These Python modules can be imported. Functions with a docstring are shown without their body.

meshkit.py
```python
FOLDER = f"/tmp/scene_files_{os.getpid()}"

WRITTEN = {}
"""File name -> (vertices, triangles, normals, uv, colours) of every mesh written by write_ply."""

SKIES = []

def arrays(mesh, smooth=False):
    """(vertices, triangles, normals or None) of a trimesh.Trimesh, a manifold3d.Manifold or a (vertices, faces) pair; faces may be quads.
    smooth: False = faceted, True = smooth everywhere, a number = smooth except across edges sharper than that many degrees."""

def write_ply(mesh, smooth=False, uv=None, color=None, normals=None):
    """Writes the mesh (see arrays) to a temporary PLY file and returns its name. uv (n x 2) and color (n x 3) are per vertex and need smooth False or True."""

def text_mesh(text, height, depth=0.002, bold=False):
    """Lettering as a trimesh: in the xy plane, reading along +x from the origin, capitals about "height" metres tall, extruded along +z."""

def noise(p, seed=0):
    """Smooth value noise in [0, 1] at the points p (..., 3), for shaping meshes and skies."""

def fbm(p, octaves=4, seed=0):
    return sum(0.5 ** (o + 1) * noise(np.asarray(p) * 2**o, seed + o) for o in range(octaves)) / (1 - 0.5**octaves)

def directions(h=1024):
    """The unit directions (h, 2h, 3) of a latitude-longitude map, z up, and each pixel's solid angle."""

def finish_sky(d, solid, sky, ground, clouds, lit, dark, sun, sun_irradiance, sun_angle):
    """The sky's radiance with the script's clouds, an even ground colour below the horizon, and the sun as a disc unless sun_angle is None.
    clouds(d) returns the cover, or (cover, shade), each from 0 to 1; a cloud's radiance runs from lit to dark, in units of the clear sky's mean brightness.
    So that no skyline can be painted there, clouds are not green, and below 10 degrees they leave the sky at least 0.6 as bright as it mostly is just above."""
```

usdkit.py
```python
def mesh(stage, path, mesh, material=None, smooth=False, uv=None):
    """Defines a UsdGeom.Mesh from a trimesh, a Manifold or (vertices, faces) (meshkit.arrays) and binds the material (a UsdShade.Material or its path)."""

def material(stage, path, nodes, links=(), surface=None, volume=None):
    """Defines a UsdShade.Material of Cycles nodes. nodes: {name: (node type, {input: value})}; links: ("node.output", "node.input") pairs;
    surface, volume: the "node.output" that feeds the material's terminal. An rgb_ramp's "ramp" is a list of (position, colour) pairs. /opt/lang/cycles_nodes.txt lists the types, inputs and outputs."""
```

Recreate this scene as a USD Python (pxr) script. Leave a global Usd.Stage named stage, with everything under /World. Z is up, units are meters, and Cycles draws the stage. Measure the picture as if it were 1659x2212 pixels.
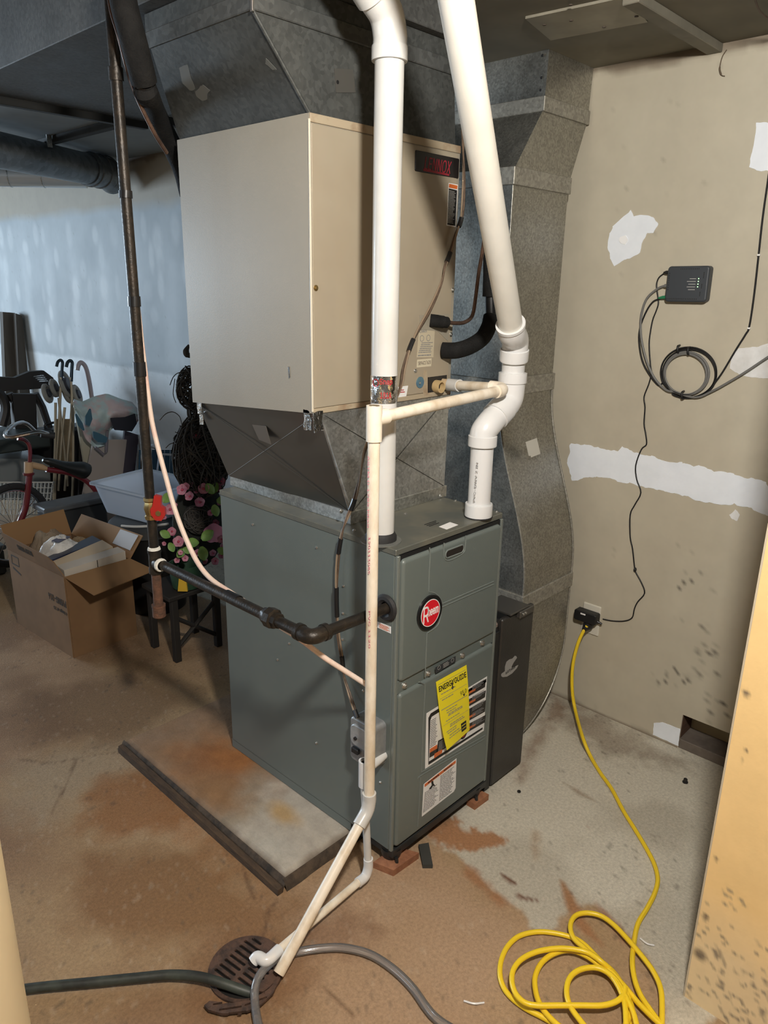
import math, random
import numpy as np, trimesh, usdkit, meshkit, shapely
from shapely.geometry import Polygon, Point, LineString
from pxr import Usd, UsdGeom, UsdLux, UsdShade, Gf, Sdf, Vt

stage = Usd.Stage.CreateInMemory()
UsdGeom.Xform.Define(stage, '/World'); UsdGeom.Scope.Define(stage, '/World/Looks')
rng = random.Random(7)
nrg = np.random.default_rng(7)
A = lambda *p: np.array(p, float)

# ------------------------------------------------------------------ camera
EYE = A(-1.2064, -1.1008, 1.525)
YAW, PITCH, ROLL, FPX, PW, PH = 0.7584, 0.3017, 0.0177, 1599.8, 1659, 2212
FWD = A(math.cos(PITCH) * math.cos(YAW), math.cos(PITCH) * math.sin(YAW), -math.sin(PITCH))
_r = np.cross(FWD, [0, 0, 1]); _r /= np.linalg.norm(_r); _u = np.cross(_r, FWD)
RIGHT = math.cos(ROLL) * _r + math.sin(ROLL) * _u
UP = -math.sin(ROLL) * _r + math.cos(ROLL) * _u
cam = UsdGeom.Camera.Define(stage, '/World/camera')
cam.CreateHorizontalApertureAttr(36.0); cam.CreateFocalLengthAttr(36.0 * FPX / PW)
cam.CreateClippingRangeAttr(Gf.Vec2f(0.05, 100))
_m = np.eye(4); _m[0, :3], _m[1, :3], _m[2, :3], _m[3, :3] = RIGHT, UP, -FWD, EYE
cam.AddTransformOp().Set(Gf.Matrix4d(*_m.ravel().tolist()))
cam.CreateExposureAttr(1.4)

# ------------------------------------------------------------------ light
BULB = A(-0.82, -1.05, 2.08)

def rect_light(path, centre, normal, w, h, color, power):
    l = UsdLux.RectLight.Define(stage, path)
    l.CreateWidthAttr(w); l.CreateHeightAttr(h); l.CreateColorAttr(Gf.Vec3f(*color)); l.CreateIntensityAttr(power)
    z = -np.array(normal, float); x = np.cross([0, 0, 1], z); x /= np.linalg.norm(x); y = np.cross(z, x)
    m = np.eye(4); m[0, :3], m[1, :3], m[2, :3], m[3, :3] = x, y, z, centre
    l.AddTransformOp().Set(Gf.Matrix4d(*m.ravel().tolist()))
    return l
# daylight through the two windows of the far end of the basement
rect_light('/World/daylight', (-2.0, 7.93, 1.45), (0, -1, 0), 2.6, 1.1, (0.66, 0.83, 1.0), 12.0)
rect_light('/World/daylight_001', (-3.93, 2.2, 1.45), (1, 0, 0), 1.6, 0.9, (0.66, 0.83, 1.0), 1.6)

# ------------------------------------------------------------------ helpers
def at(px, py, ax, v):
    """The point on the plane ax = v that the photograph shows at this pixel."""
    d = FWD + RIGHT * (px - PW / 2) / FPX - UP * (py - PH / 2) / FPX
    k = 'xyz'.index(ax)
    return EYE + (v - EYE[k]) / d[k] * d

def on_line(px, py, x, y):
    d = FWD + RIGHT * (px - PW / 2) / FPX - UP * (py - PH / 2) / FPX
    t = ((x - EYE[0]) * d[0] + (y - EYE[1]) * d[1]) / (d[0] ** 2 + d[1] ** 2)
    return A(x, y, EYE[2] + t * d[2])

class Plane:
    def __init__(s, O, X, Y):
        s.O, s.X, s.Y = map(lambda a: np.array(a, float), (O, X, Y)); s.N = np.cross(s.X, s.Y)
    def P(s, u, v, w=0.0): return s.O + s.X * u + s.Y * v + s.N * w
    def uv(s, px, py):
        d = FWD + RIGHT * (px - PW / 2) / FPX - UP * (py - PH / 2) / FPX
        t = ((s.O - EYE) @ s.N) / (d @ s.N); q = EYE + t * d - s.O
        return float(q @ s.X), float(q @ s.Y)
    def up(s, w): return Plane(s.O + s.N * w, s.X, s.Y)

_names = {}
def numbered(parent, name):
    k = (parent, name); n = _names.get(k, -1) + 1; _names[k] = n
    return f'{parent}/{name}' + (f'_{n:03d}' if n else '')

_loc = {'/World': A(0, 0, 0)}
def put(prim, label=None, cat=None, group=None, kind=None):
    for k, v in (('label', label), ('category', cat), ('group', group), ('kind', kind)):
        if v: prim.SetCustomDataByKey(k, v)

def thing(name, label, cat, loc=(0, 0, 0), group=None, kind=None):
    path = numbered('/World', name)
    x = UsdGeom.Xform.Define(stage, path); x.AddTranslateOp().Set(Gf.Vec3d(*map(float, loc)))
    put(x.GetPrim(), label, cat, group, kind); _loc[path] = A(*loc)
    return path

def obj(name, mesh, mat, parent='/World', label=None, cat=None, group=None, kind=None, smooth=35):
    path = numbered(parent, name)
    base = _loc[parent]
    if isinstance(mesh, (list, tuple)) and len(mesh) and isinstance(mesh[0], trimesh.Trimesh):
        mesh = trimesh.util.concatenate(mesh)
    if not isinstance(mesh, trimesh.Trimesh):
        mesh = trimesh.Trimesh(np.array(mesh[0], float), meshkit.arrays(mesh)[1], process=False)
    mesh = mesh.copy(); mesh.apply_translation(-base)
    m = usdkit.mesh(stage, path, mesh, mat, smooth=smooth)
    put(m.GetPrim(), label, cat, group, kind); _loc[path] = base
    return path

def primvar(path, name, values):
    pv = UsdGeom.PrimvarsAPI(stage.GetPrimAtPath(path)).CreatePrimvar(name, Sdf.ValueTypeNames.Color3fArray, 'vertex')
    pv.Set(Vt.Vec3fArray.FromNumpy(np.asarray(values, np.float32)))

def bx(x0, x1, y0, y1, z0, z1, r=0.0):
    lo, hi = A(min(x0, x1), min(y0, y1), min(z0, z1)), A(max(x0, x1), max(y0, y1), max(z0, z1))
    if r <= 0:
        m = trimesh.creation.box(hi - lo); m.apply_translation((lo + hi) / 2); return m
    r = min(r, 0.45 * (hi - lo).min()); pts = []
    for sx in (0, 1):
        for sy in (0, 1):
            for sz in (0, 1):
                c = A(hi[0] if sx else lo[0], hi[1] if sy else lo[1], hi[2] if sz else lo[2])
                i = A(-r if sx else r, -r if sy else r, -r if sz else r)
                for k in range(3):
                    e = i.copy(); e[k] = 0; pts.append(c + e)
    return trimesh.convex.convex_hull(np.array(pts))

def hexa(b, t):
    """Solid between two quads b and t (4 points each, same order)."""
    v = np.vstack([b, t]); f = [[3, 2, 1, 0], [4, 5, 6, 7]] + [[i, (i + 1) % 4, 4 + (i + 1) % 4, 4 + i] for i in range(4)]
    m = trimesh.Trimesh(*[v, meshkit.arrays((v, np.array(f)))[1]], process=False)
    if m.volume < 0: m.invert()
    return m

def spline(pts, n=8, closed=False):
    p = np.array(pts, float)
    q = np.vstack([p[-1:], p, p[:2]]) if closed else np.vstack([2 * p[0] - p[1], p, 2 * p[-1] - p[-2]])
    out = []
    for i in range(1, len(q) - 2):
        a, b, c, d = q[i - 1], q[i], q[i + 1], q[i + 2]
        for t in np.linspace(0, 1, n, endpoint=False):
            out.append(0.5 * (2 * b + (c - a) * t + (2 * a - 5 * b + 4 * c - d) * t * t + (3 * b - a - 3 * c + d) * t ** 3))
    if not closed: out.append(q[-2])
    return np.array(out)

def tube(pts, r, sides=14, cap=True, flat=1.0, flatdir=None):
    p = np.array(pts, float); n = len(p); r = np.broadcast_to(np.array(r, float), (n,))
    t = np.gradient(p, axis=0) if n > 2 else np.repeat((p[1] - p[0])[None], n, 0)
    t /= np.linalg.norm(t, axis=1, keepdims=True) + 1e-12
    a = np.array(flatdir, float) if flatdir is not None else (A(0, 0, 1) if abs(t[0, 2]) < .9 else A(1, 0, 0))
    v = []
    ang = np.arange(sides) * 2 * np.pi / sides
    for i in range(n):
        a = a - t[i] * (a @ t[i]); a /= np.linalg.norm(a) + 1e-12
        b = np.cross(t[i], a)
        v.append(p[i] + r[i] * (np.cos(ang)[:, None] * a * flat + np.sin(ang)[:, None] * b))
    v = np.vstack(v); i, j = np.meshgrid(np.arange(n - 1), np.arange(sides), indexing='ij')
    k = (j + 1) % sides
    q = np.stack([i * sides + j, i * sides + k, (i + 1) * sides + k, (i + 1) * sides + j], -1).reshape(-1, 4)
    f = np.vstack([q[:, [0, 1, 2]], q[:, [0, 2, 3]]])
    if cap:
        c0, c1 = len(v), len(v) + 1; v = np.vstack([v, p[0], p[-1]]); s = np.arange(sides); s2 = (s + 1) % sides
        f = np.vstack([f, np.stack([s2, s, np.full(sides, c0)], 1), np.stack([(n - 1) * sides + s, (n - 1) * sides + s2, np.full(sides, c1)], 1)])
    return trimesh.Trimesh(v, f, process=False)

def frame(d, hint=None):
    d = np.array(d, float) / np.linalg.norm(d)
    a = np.array(hint, float) if hint is not None else (A(0, 0, 1) if abs(d[2]) < .9 else A(1, 0, 0))
    a = a - d * (a @ d); a /= np.linalg.norm(a)
    return a, np.cross(d, a), d

def lathe(prof, p0, d=(0, 0, 1), n=28):
    """Revolves a profile of (radius, height along d) about the axis from p0."""
    a, b, d = frame(d); v = []; ang = np.arange(n) * 2 * np.pi / n
    for r, z in prof:
        v.append(np.array(p0) + d * z + r * (np.cos(ang)[:, None] * a + np.sin(ang)[:, None] * b))
    v = np.vstack(v); m = len(prof); i, j = np.meshgrid(np.arange(m - 1), np.arange(n), indexing='ij'); k = (j + 1) % n
    q = np.stack([i * n + j, i * n + k, (i + 1) * n + k, (i + 1) * n + j], -1).reshape(-1, 4)
    return trimesh.Trimesh(v, np.vstack([q[:, [0, 1, 2]], q[:, [0, 2, 3]]]), process=False)

def disc(p0, d, r, h, n=28):
    e = min(r, h) * .15
    return lathe([(1e-5, 0), (r, 0), (r, h - e), (r - e, h), (1e-5, h)], p0, d, n)

def ring(p0, d, r0, r1, h, n=28):
    return lathe([(r0, 0), (r1, 0), (r1, h), (r0, h), (r0, 0)], p0, d, n)

def ball(c, r, s=(1, 1, 1), sub=2):
    m = trimesh.creation.icosphere(sub, r); m.apply_scale(s); m.apply_translation(c); return m

def prism(poly, plane, w0, w1):
    g = poly if hasattr(poly, 'exterior') or hasattr(poly, 'geoms') else Polygon(poly)
    if not g.is_valid: g = g.buffer(0)
    out = []
    for q in getattr(g, 'geoms', [g]):
        if q.area < 1e-9: continue
        m = trimesh.creation.extrude_polygon(q, abs(w1 - w0), engine='earcut')
        v = m.vertices
        m.vertices = plane.O + v[:, :1] * plane.X + v[:, 1:2] * plane.Y + (v[:, 2:] + min(w0, w1)) * plane.N
        out.append(m)
    return trimesh.util.concatenate(out)

def pxpoly(plane, pix): return Polygon([plane.uv(*q) for q in pix])
def decal(plane, pix, w0, w1): return prism(pxpoly(plane, pix), plane, w0, w1)

def rrect(u0, u1, v0, v1, rad, n=6):
    c = [(u1 - rad, v1 - rad, 0), (u0 + rad, v1 - rad, 90), (u0 + rad, v0 + rad, 180), (u1 - rad, v0 + rad, 270)]
    return np.array([(cu + rad * math.cos(math.radians(a0 + 90 * k / n)), cv + rad * math.sin(math.radians(a0 + 90 * k / n))) for cu, cv, a0 in c for k in range(n + 1)])

def pillow(plane, u0, u1, v0, v1, rad, w0, w1, bev, steps=5):
    """A rounded panel that stands from w0 to w1 out of the plane, its rim rolled over by bev."""
    rings = [(0, w0), (0, w1 - bev)] + [(bev * (1 - math.cos(a)), w1 - bev + bev * math.sin(a)) for a in np.linspace(0, math.pi / 2, steps + 1)[1:]]
    v, n = [], None
    for ins, w in rings:
        q = rrect(u0 + ins, u1 - ins, v0 + ins, v1 - ins, max(rad - ins, 0.0005)); n = len(q)
        v.append(plane.O + q[:, :1] * plane.X + q[:, 1:] * plane.Y + w * plane.N)
    m = len(v); v = np.vstack(v + [plane.P((u0 + u1) / 2, (v0 + v1) / 2, w1)[None]])
    i, j = np.meshgrid(np.arange(m - 1), np.arange(n), indexing='ij'); k = (j + 1) % n
    q = np.stack([i * n + j, i * n + k, (i + 1) * n + k, (i + 1) * n + j], -1).reshape(-1, 4)
    s = np.arange(n)
    f = np.vstack([q[:, [0, 1, 2]], q[:, [0, 2, 3]], np.stack([(m - 1) * n + s, (m - 1) * n + (s + 1) % n, np.full(n, m * n)], 1)])
    return trimesh.Trimesh(v, f, process=False)

def text_on(plane, text, bl, br, tl, depth=0.0006, bold=False, w=0.0):
    """Lettering whose box runs from pixel bl to br along the foot and up to tl."""
    m = meshkit.text_mesh(text, 1.0, 1.0, bold); b = m.bounds; v = m.vertices.copy()
    v[:, 0] = (v[:, 0] - b[0, 0]) / (b[1, 0] - b[0, 0]); v[:, 1] = (v[:, 1] - b[0, 1]) / (b[1, 1] - b[0, 1])
    o, e1, e2 = (A(*plane.uv(*q)) for q in (bl, br, tl)); e1, e2 = e1 - o, e2 - o
    uv = o + v[:, :1] * e1 + v[:, 1:2] * e2
    m.vertices = plane.O + uv[:, :1] * plane.X + uv[:, 1:] * plane.Y + (w + v[:, 2:] * depth) * plane.N
    if m.volume < 0: m.invert()
    return m

def lines_on(plane, tl, tr, br, bl, n, w=0.0, depth=0.0004, fill=0.45, seed=1, words=True):
    """Rows of fine unreadable print inside the pixel quad."""
    r = random.Random(seed); q = [A(*plane.uv(*p)) for p in (tl, tr, br, bl)]; out = []
    S = lambda a, b: (q[0] * (1 - a) + q[1] * a) * (1 - b) + (q[3] * (1 - a) + q[2] * a) * b
    for i in range(n):
        x, end = 0.0, r.uniform(.72, 1.0)
        while x < end - .02:
            x2 = min(end, x + (r.uniform(.06, .2) if words else end)); y0, y1 = (i + .2) / n, (i + .2 + fill) / n
            out.append(prism([S(x, y0), S(x2, y0), S(x2, y1), S(x, y1)], plane, w, w + depth)); x = x2 + .025
    return trimesh.util.concatenate(out)

def screw(p, n, r=0.004):
    return trimesh.util.concatenate([disc(p, n, r * 1.5, r * .4, 12), disc(np.array(p) + np.array(n) * r * .3, n, r * .9, r * .9, 6)])

# ------------------------------------------------------------------ materials
MATS = {}
def mat(name, c, rough=0.5, metal=0.0, c2=None, scale=8.0, detail=4.0, ramp=(0.35, 0.65), bump=0.0, bscale=None, coat=0.0, spec=0.5, extra=None, dist=0.0, stretch=None, emit=None):
    if name in MATS: return MATS[name]
    n = {'p': ('principled_bsdf', {'base_color': c, 'roughness': rough, 'metallic': metal, 'coat_weight': coat, 'specular_ior_level': spec, **(extra or {})})}
    l = []
    if emit: n['p'][1].update(emission_color=c, emission_strength=emit)
    if c2 is not None or bump:
        n['g'] = ('geometry', {})
        n['mp'] = ('mapping', {'scale': stretch or (1, 1, 1)}); l.append(('g.position', 'mp.vector'))
    if c2 is not None:
        n['nz'] = ('noise_texture', {'scale': scale, 'detail': detail, 'roughness': 0.6, 'distortion': dist})
        n['rr'] = ('rgb_ramp', {'ramp': [(ramp[0], c), (ramp[1], c2)]})
        l += [('mp.vector', 'nz.vector'), ('nz.fac', 'rr.fac'), ('rr.color', 'p.base_color')]
    if bump:
        n['nb'] = ('noise_texture', {'scale': bscale or scale * 6, 'detail': 3.0})
        n['b'] = ('bump', {'strength': bump, 'distance': 0.004})
        l += [('mp.vector', 'nb.vector'), ('nb.fac', 'b.height'), ('b.normal', 'p.normal')]
    MATS[name] = usdkit.material(stage, '/World/Looks/' + name, n, l, 'p.BSDF')
    return MATS[name]

def galvanized(name, c1, c2, rough=0.42, metal=0.75, spangle=70.0):
    n = {'g': ('geometry', {}), 'v': ('voronoi_texture', {'scale': spangle}), 'z': ('noise_texture', {'scale': 5.0, 'detail': 5.0, 'roughness': .65}),
         'z2': ('noise_texture', {'scale': 130.0, 'detail': 2.0}),
         's': ('separate_color', {}), 'r1': ('rgb_ramp', {'ramp': [(0.3, c1), (0.7, c2)]}),
         'sc': ('map_range', {'from_min': 0.0, 'from_max': 1.0, 'to_min': .8, 'to_max': 1.2}),
         'm': ('mix_color', {'blend_type': 'multiply', 'fac': 1.0}),
         'rg': ('map_range', {'from_min': .3, 'from_max': .7, 'to_min': rough - .07, 'to_max': rough + .12}),
         'b': ('bump', {'strength': .12, 'distance': .002}),
         'p': ('principled_bsdf', {'metallic': metal, 'roughness': rough})}
    l = [('g.position', 'v.vector'), ('g.position', 'z.vector'), ('g.position', 'z2.vector'), ('v.color', 's.color'), ('s.r', 'sc.value'), ('z.fac', 'r1.fac'), ('r1.color', 'm.a'),
         ('sc.result', 'm.b'), ('m.result', 'p.base_color'), ('z.fac', 'rg.value'), ('rg.result', 'p.roughness'), ('z2.fac', 'b.height'), ('b.normal', 'p.normal')]
    MATS[name] = usdkit.material(stage, '/World/Looks/' + name, n, l, 'p.BSDF'); return MATS[name]

def painted(name, attr, rough, nscale, namt, bump, bscale, extra_noise=None):
    """A surface whose colour comes from the mesh (primvar attr), roughened by fine noise."""
    n = {'a': ('attribute', {'attribute': attr}), 'g': ('geometry', {}), 'z': ('noise_texture', {'scale': nscale, 'detail': 6.0, 'roughness': .65}),
         'mr': ('map_range', {'from_min': .3, 'from_max': .7, 'to_min': 1 - namt, 'to_max': 1 + namt}), 'm': ('mix_color', {'blend_type': 'multiply', 'fac': 1.0, 'use_clamp': False}),
         'zb': ('noise_texture', {'scale': bscale, 'detail': 4.0}), 'b': ('bump', {'strength': bump, 'distance': .003}), 'p': ('principled_bsdf', {'roughness': rough, 'specular_ior_level': .3})}
    l = [('g.position', 'z.vector'), ('g.position', 'zb.vector'), ('z.fac', 'mr.value'), ('a.color', 'm.a'), ('mr.result', 'm.b'), ('m.result', 'p.base_color'), ('zb.fac', 'b.height'), ('b.normal', 'p.normal')]
    MATS[name] = usdkit.material(stage, '/World/Looks/' + name, n, l, 'p.BSDF'); return MATS[name]
# ------------------------------------------------------------------ colours
GREY = mat('cabinet_grey', (.125, .150, .142), .38, 0.0, c2=(.135, .160, .150), scale=3, bump=.06, bscale=350, coat=.12)
GREY_EDGE = mat('cabinet_grey_edge', (.19, .215, .20), .32, .2)
BEIGE_METAL = mat('cabinet_beige', (.325, .293, .232), .42, 0.0, c2=(.30, .27, .212), scale=2.5, bump=.05, bscale=300)
RUSTY_BEIGE = mat('rusty_beige', (.40, .33, .23), .6, 0, c2=(.22, .12, .06), scale=14, ramp=(.5, .75))
PVC = mat('white_pvc', (.64, .645, .635), .32, 0, c2=(.58, .58, .56), scale=6, coat=.2)
PVC_NEW = mat('bright_white_pvc', (.72, .725, .725), .28, 0, coat=.25)
PVC_OLD = mat('yellowed_pvc', (.84, .77, .65), .42, 0, c2=(.56, .43, .27), scale=16, detail=7, ramp=(.45, .78), stretch=(1, 1, .5))
BLACK = mat('black_plastic', (.012, .012, .013), .45)
BLACK_RUBBER = mat('black_rubber', (.016, .016, .017), .7, bump=.2, bscale=150)
FOAM = mat('black_foam', (.006, .006, .006), .85, spec=.25, c2=(.013, .0125, .012), scale=25, bump=.4, bscale=220)
IRON = mat('black_iron', (.028, .024, .020), .42, .5, c2=(.06, .045, .032), scale=40, ramp=(.45, .75), bump=.2, bscale=160)
RUST_IRON = mat('rusty_iron', (.16, .075, .045), .7, .2, c2=(.08, .045, .03), scale=50, bump=.3, bscale=160)
BRASS = mat('brass', (.55, .40, .17), .3, .9, c2=(.35, .24, .1), scale=30)
RED = mat('red_handle', (.40, .018, .014), .35, coat=.3)
STEEL = mat('screw_steel', (.62, .62, .60), .28, .95)
FOIL = mat('foil_tape', (.80, .80, .80), .16, 1.0, c2=(.5, .5, .5), scale=45, bump=.9, bscale=60)
GALV = galvanized('galvanized_steel', (.50, .51, .50), (.62, .63, .61), .33, .93, 160.0)
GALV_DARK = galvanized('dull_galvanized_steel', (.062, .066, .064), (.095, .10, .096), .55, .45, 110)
GALV_WARM = galvanized('dusty_galvanized_steel', (.29, .285, .26), (.42, .41, .37), .42, .93, 190)
SHINY = galvanized('bright_sheet_metal', (.42, .43, .43), (.56, .57, .57), .24, .9, 60)
DARKMIRROR = mat('smooth_sheet_metal', (.22, .225, .22), .27, .95, c2=(.26, .265, .26), scale=3)
COPPER = mat('aged_copper', (.20, .125, .095), .4, .7, c2=(.11, .07, .055), scale=40)
WHITE_LABEL = mat('white_label', (.80, .80, .79), .5)
BLACK_INK = mat('black_ink', (.012, .012, .012), .6)
GREY_INK = mat('grey_print', (.22, .22, .22), .6)
ORANGE_INK = mat('orange_print', (.62, .14, .03), .5)
RED_INK = mat('red_print', (.40, .025, .03), .5)
SILVER_INK = mat('silver_print', (.48, .48, .47), .35, .5)
YELLOW_PAPER = mat('yellow_paper', (.88, .74, .02), .55)
TAPE = mat('black_tape', (.01, .01, .011), .35)
WOOD = mat('old_wood', (.26, .14, .07), .75, 0, c2=(.14, .075, .04), scale=12, stretch=(1, 6, 6), bump=.3, bscale=60)
BRICK = mat('brick_red', (.36, .16, .08), .85, 0, c2=(.22, .09, .045), scale=25, bump=.5, bscale=80)
DARK_WOOD = mat('dark_batten_wood', (.018, .019, .018), .8, c2=(.03, .03, .028), scale=8, bump=.2)
COPPER_CABLE = mat('brown_wire', (.13, .085, .055), .55, 0, c2=(.07, .045, .03), scale=60)

# ------------------------------------------------------------------ the room
WX, CEIL = 1.108, 2.165
fb = meshkit.fbm

def grid_mesh(us, vs, fn):
    u, v = np.meshgrid(us, vs, indexing='ij'); p = fn(u.ravel(), v.ravel())
    i, j = np.meshgrid(np.arange(len(us) - 1), np.arange(len(vs) - 1), indexing='ij'); m = len(vs)
    q = np.stack([i * m + j, (i + 1) * m + j, (i + 1) * m + j + 1, i * m + j + 1], -1).reshape(-1, 4)
    return trimesh.Trimesh(p, np.vstack([q[:, [0, 1, 2]], q[:, [0, 2, 3]]]), process=False), u.ravel(), v.ravel()

def inside(poly_pts, x, y, soft, jitter=0.0, seed=0, jscale=12):
    """Soft membership of the points (x, y) in a polygon, its border worn ragged by noise."""
    g = Polygon(poly_pts)
    if not g.is_valid: g = g.buffer(0)
    pts = shapely.points(x, y)
    d = np.where(shapely.contains(g, pts), 1, -1) * shapely.distance(g.boundary, pts)
    if jitter: d = d + jitter * (fb(np.stack([x * jscale, y * jscale, 0 * x + seed], -1), 4, seed) - .5)
    return np.clip(d / soft + .5, 0, 1)

def mixc(c, k, m): return c * (1 - m[:, None]) + np.array(k) * m[:, None]

# floor
xs = np.r_[np.linspace(-4, -1.6, 14)[:-1], np.arange(-1.6, 1.13, .0085), 1.3, 1.6]
ys = np.r_[np.linspace(-3.5, -1.3, 10)[:-1], np.arange(-1.3, 3.0, .0105), np.linspace(3.05, 8.1, 40)]
fm, fx, fy = grid_mesh(xs, ys, lambda u, v: np.stack([u, v, np.zeros_like(u)], 1))
P3 = lambda s, z=0: np.stack([fx * s, fy * s, 0 * fx + z], -1)
fl = lambda *px: [tuple(at(a, b, 'z', 0)[:2]) for a, b in px]
base = mixc(np.tile(A(.33, .228, .128), (len(fx), 1)), (.235, .145, .08), np.clip((fb(P3(2.3), 5, 3) - .42) * 4, 0, 1))
base = mixc(base, (.37, .25, .15), np.clip((fb(P3(3.1, 4), 5, 5) - .52) * 5, 0, 1) * .8)
gray = fl((560, 1330), (838, 1800), (915, 1800), (985, 1850), (1027, 1885), (1061, 1923), (1095, 1944), (1129, 1966), (1142, 2004), (1172, 2010), (1206, 2004), (1223, 1970), (1212, 1905), (1232, 1925), (1250, 1955), (1288, 1950), (1313, 1974), (1360, 2021), (1400, 2060), (1425, 2110), (1430, 2160), (1440, 2300)) + [(1.3, -1.0), (1.3, 2.6), (.5, 2.6)]
gm = inside(gray, fx, fy, .012, .03, 2, 22)
gcol = mixc(np.tile(A(.54, .505, .42), (len(fx), 1)), (.44, .405, .33), np.clip((fb(P3(4.5, 9), 5, 8) - .45) * 5, 0, 1))
base = base * (1 - gm[:, None]) + gcol * gm[:, None]
# paler worn concrete between the drain and the cord
pale = fl((640, 1900), (900, 1830), (1000, 1900), (1090, 1990), (1130, 2120), (1000, 2260), (700, 2260), (620, 2120))
base = mixc(base, (.36, .245, .155), inside(pale, fx, fy, .12, .12, 4, 9) * (1 - gm) * .85)
def stain(px, col, soft=.01, jit=.02, k=1.0, seed=0, js=30):
    global base
    base = mixc(base, col, inside(fl(*px), fx, fy, soft, jit, seed, js) * k)
stain([(945, 1770), (985, 1765), (1010, 1790), (1060, 1800), (1100, 1815), (1085, 1825), (1055, 1830), (1050, 1842), (1000, 1838), (960, 1830), (930, 1800)], (.33, .15, .06), .014, .06, .9, 11, 45)
stain([(1212, 1905), (1226, 1918), (1245, 1955), (1262, 1985), (1300, 2040), (1250, 2010), (1232, 1965)], (.31, .15, .07), .015, .025, .8, 12)
stain([(1288, 1950), (1315, 1972), (1375, 2035), (1350, 2035), (1310, 1990)], (.29, .13, .07), .015, .025, .7, 13)
stain([(1000, 1860), (1030, 1880), (1065, 1922), (1110, 1955), (1080, 1955), (1035, 1915), (1000, 1885)], (.30, .14, .065), .02, .03, .75, 14)
stain([(1150, 1790), (1162, 1795), (1165, 1830), (1155, 1860), (1148, 1830)], (.30, .19, .10), .02, .03, .6, 15)
stain([(1080, 1886), (1100, 1895), (1127, 1912), (1105, 1912), (1088, 1898)], (.13, .055, .03), .006, .008, .95, 16)
stain([(1112, 1930), (1140, 1938), (1168, 1944), (1150, 1948), (1122, 1940)], (.14, .06, .035), .006, .01, .9, 17)
stain([(1258, 1772), (1268, 1782), (1276, 1790), (1266, 1786)], (.22, .10, .06), .006, .01, .8, 18)
stain([(1215, 1690), (1240, 1700), (1285, 1730), (1250, 1718)], (.24, .16, .10), .012, .012, .6, 19)
stain([(1190, 1500), (1330, 1570), (1470, 1650), (1400, 1645), (1300, 1625), (1230, 1570)], (.17, .12, .08), .10, .14, .55, 20)
stain([(480, 1590), (640, 1660), (770, 1790), (560, 1920), (430, 1840), (290, 1640)], (.30, .13, .045), .10, .16, .5, 21)
stain([(30, 1650), (200, 1615), (320, 1590), (360, 1640), (190, 1710), (90, 1780), (50, 1760)], (.33, .27, .19), .12, .12, .55, 22)
stain([(220, 1690), (330, 1650), (420, 1720), (380, 1790), (260, 1800), (150, 1800)], (.25, .115, .042), .07, .14, .8, 23, 14)
stain([(60, 1500), (300, 1440), (420, 1500), (280, 1600), (60, 1600)], (.16, .095, .05), .12, .16, .7, 24, 12)
stain([(150, 1830), (500, 1850), (640, 1960), (560, 2030), (330, 2050), (120, 1980)], (.19, .095, .038), .12, .18, .75, 25, 12)
stain([(640, 1990), (760, 1960), (830, 2010), (740, 2060), (650, 2060)], (.17, .09, .05), .06, .08, .6, 26)
stain([(430, 2010), (660, 2010), (690, 2110), (640, 2200), (430, 2200), (400, 2080)], (.16, .075, .03), .07, .08, .55, 27)
stain([(900, 1790), (960, 1740), (1050, 1690), (1060, 1700), (950, 1780)], (.12, .10, .075), .03, .03, .6, 28)
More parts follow.
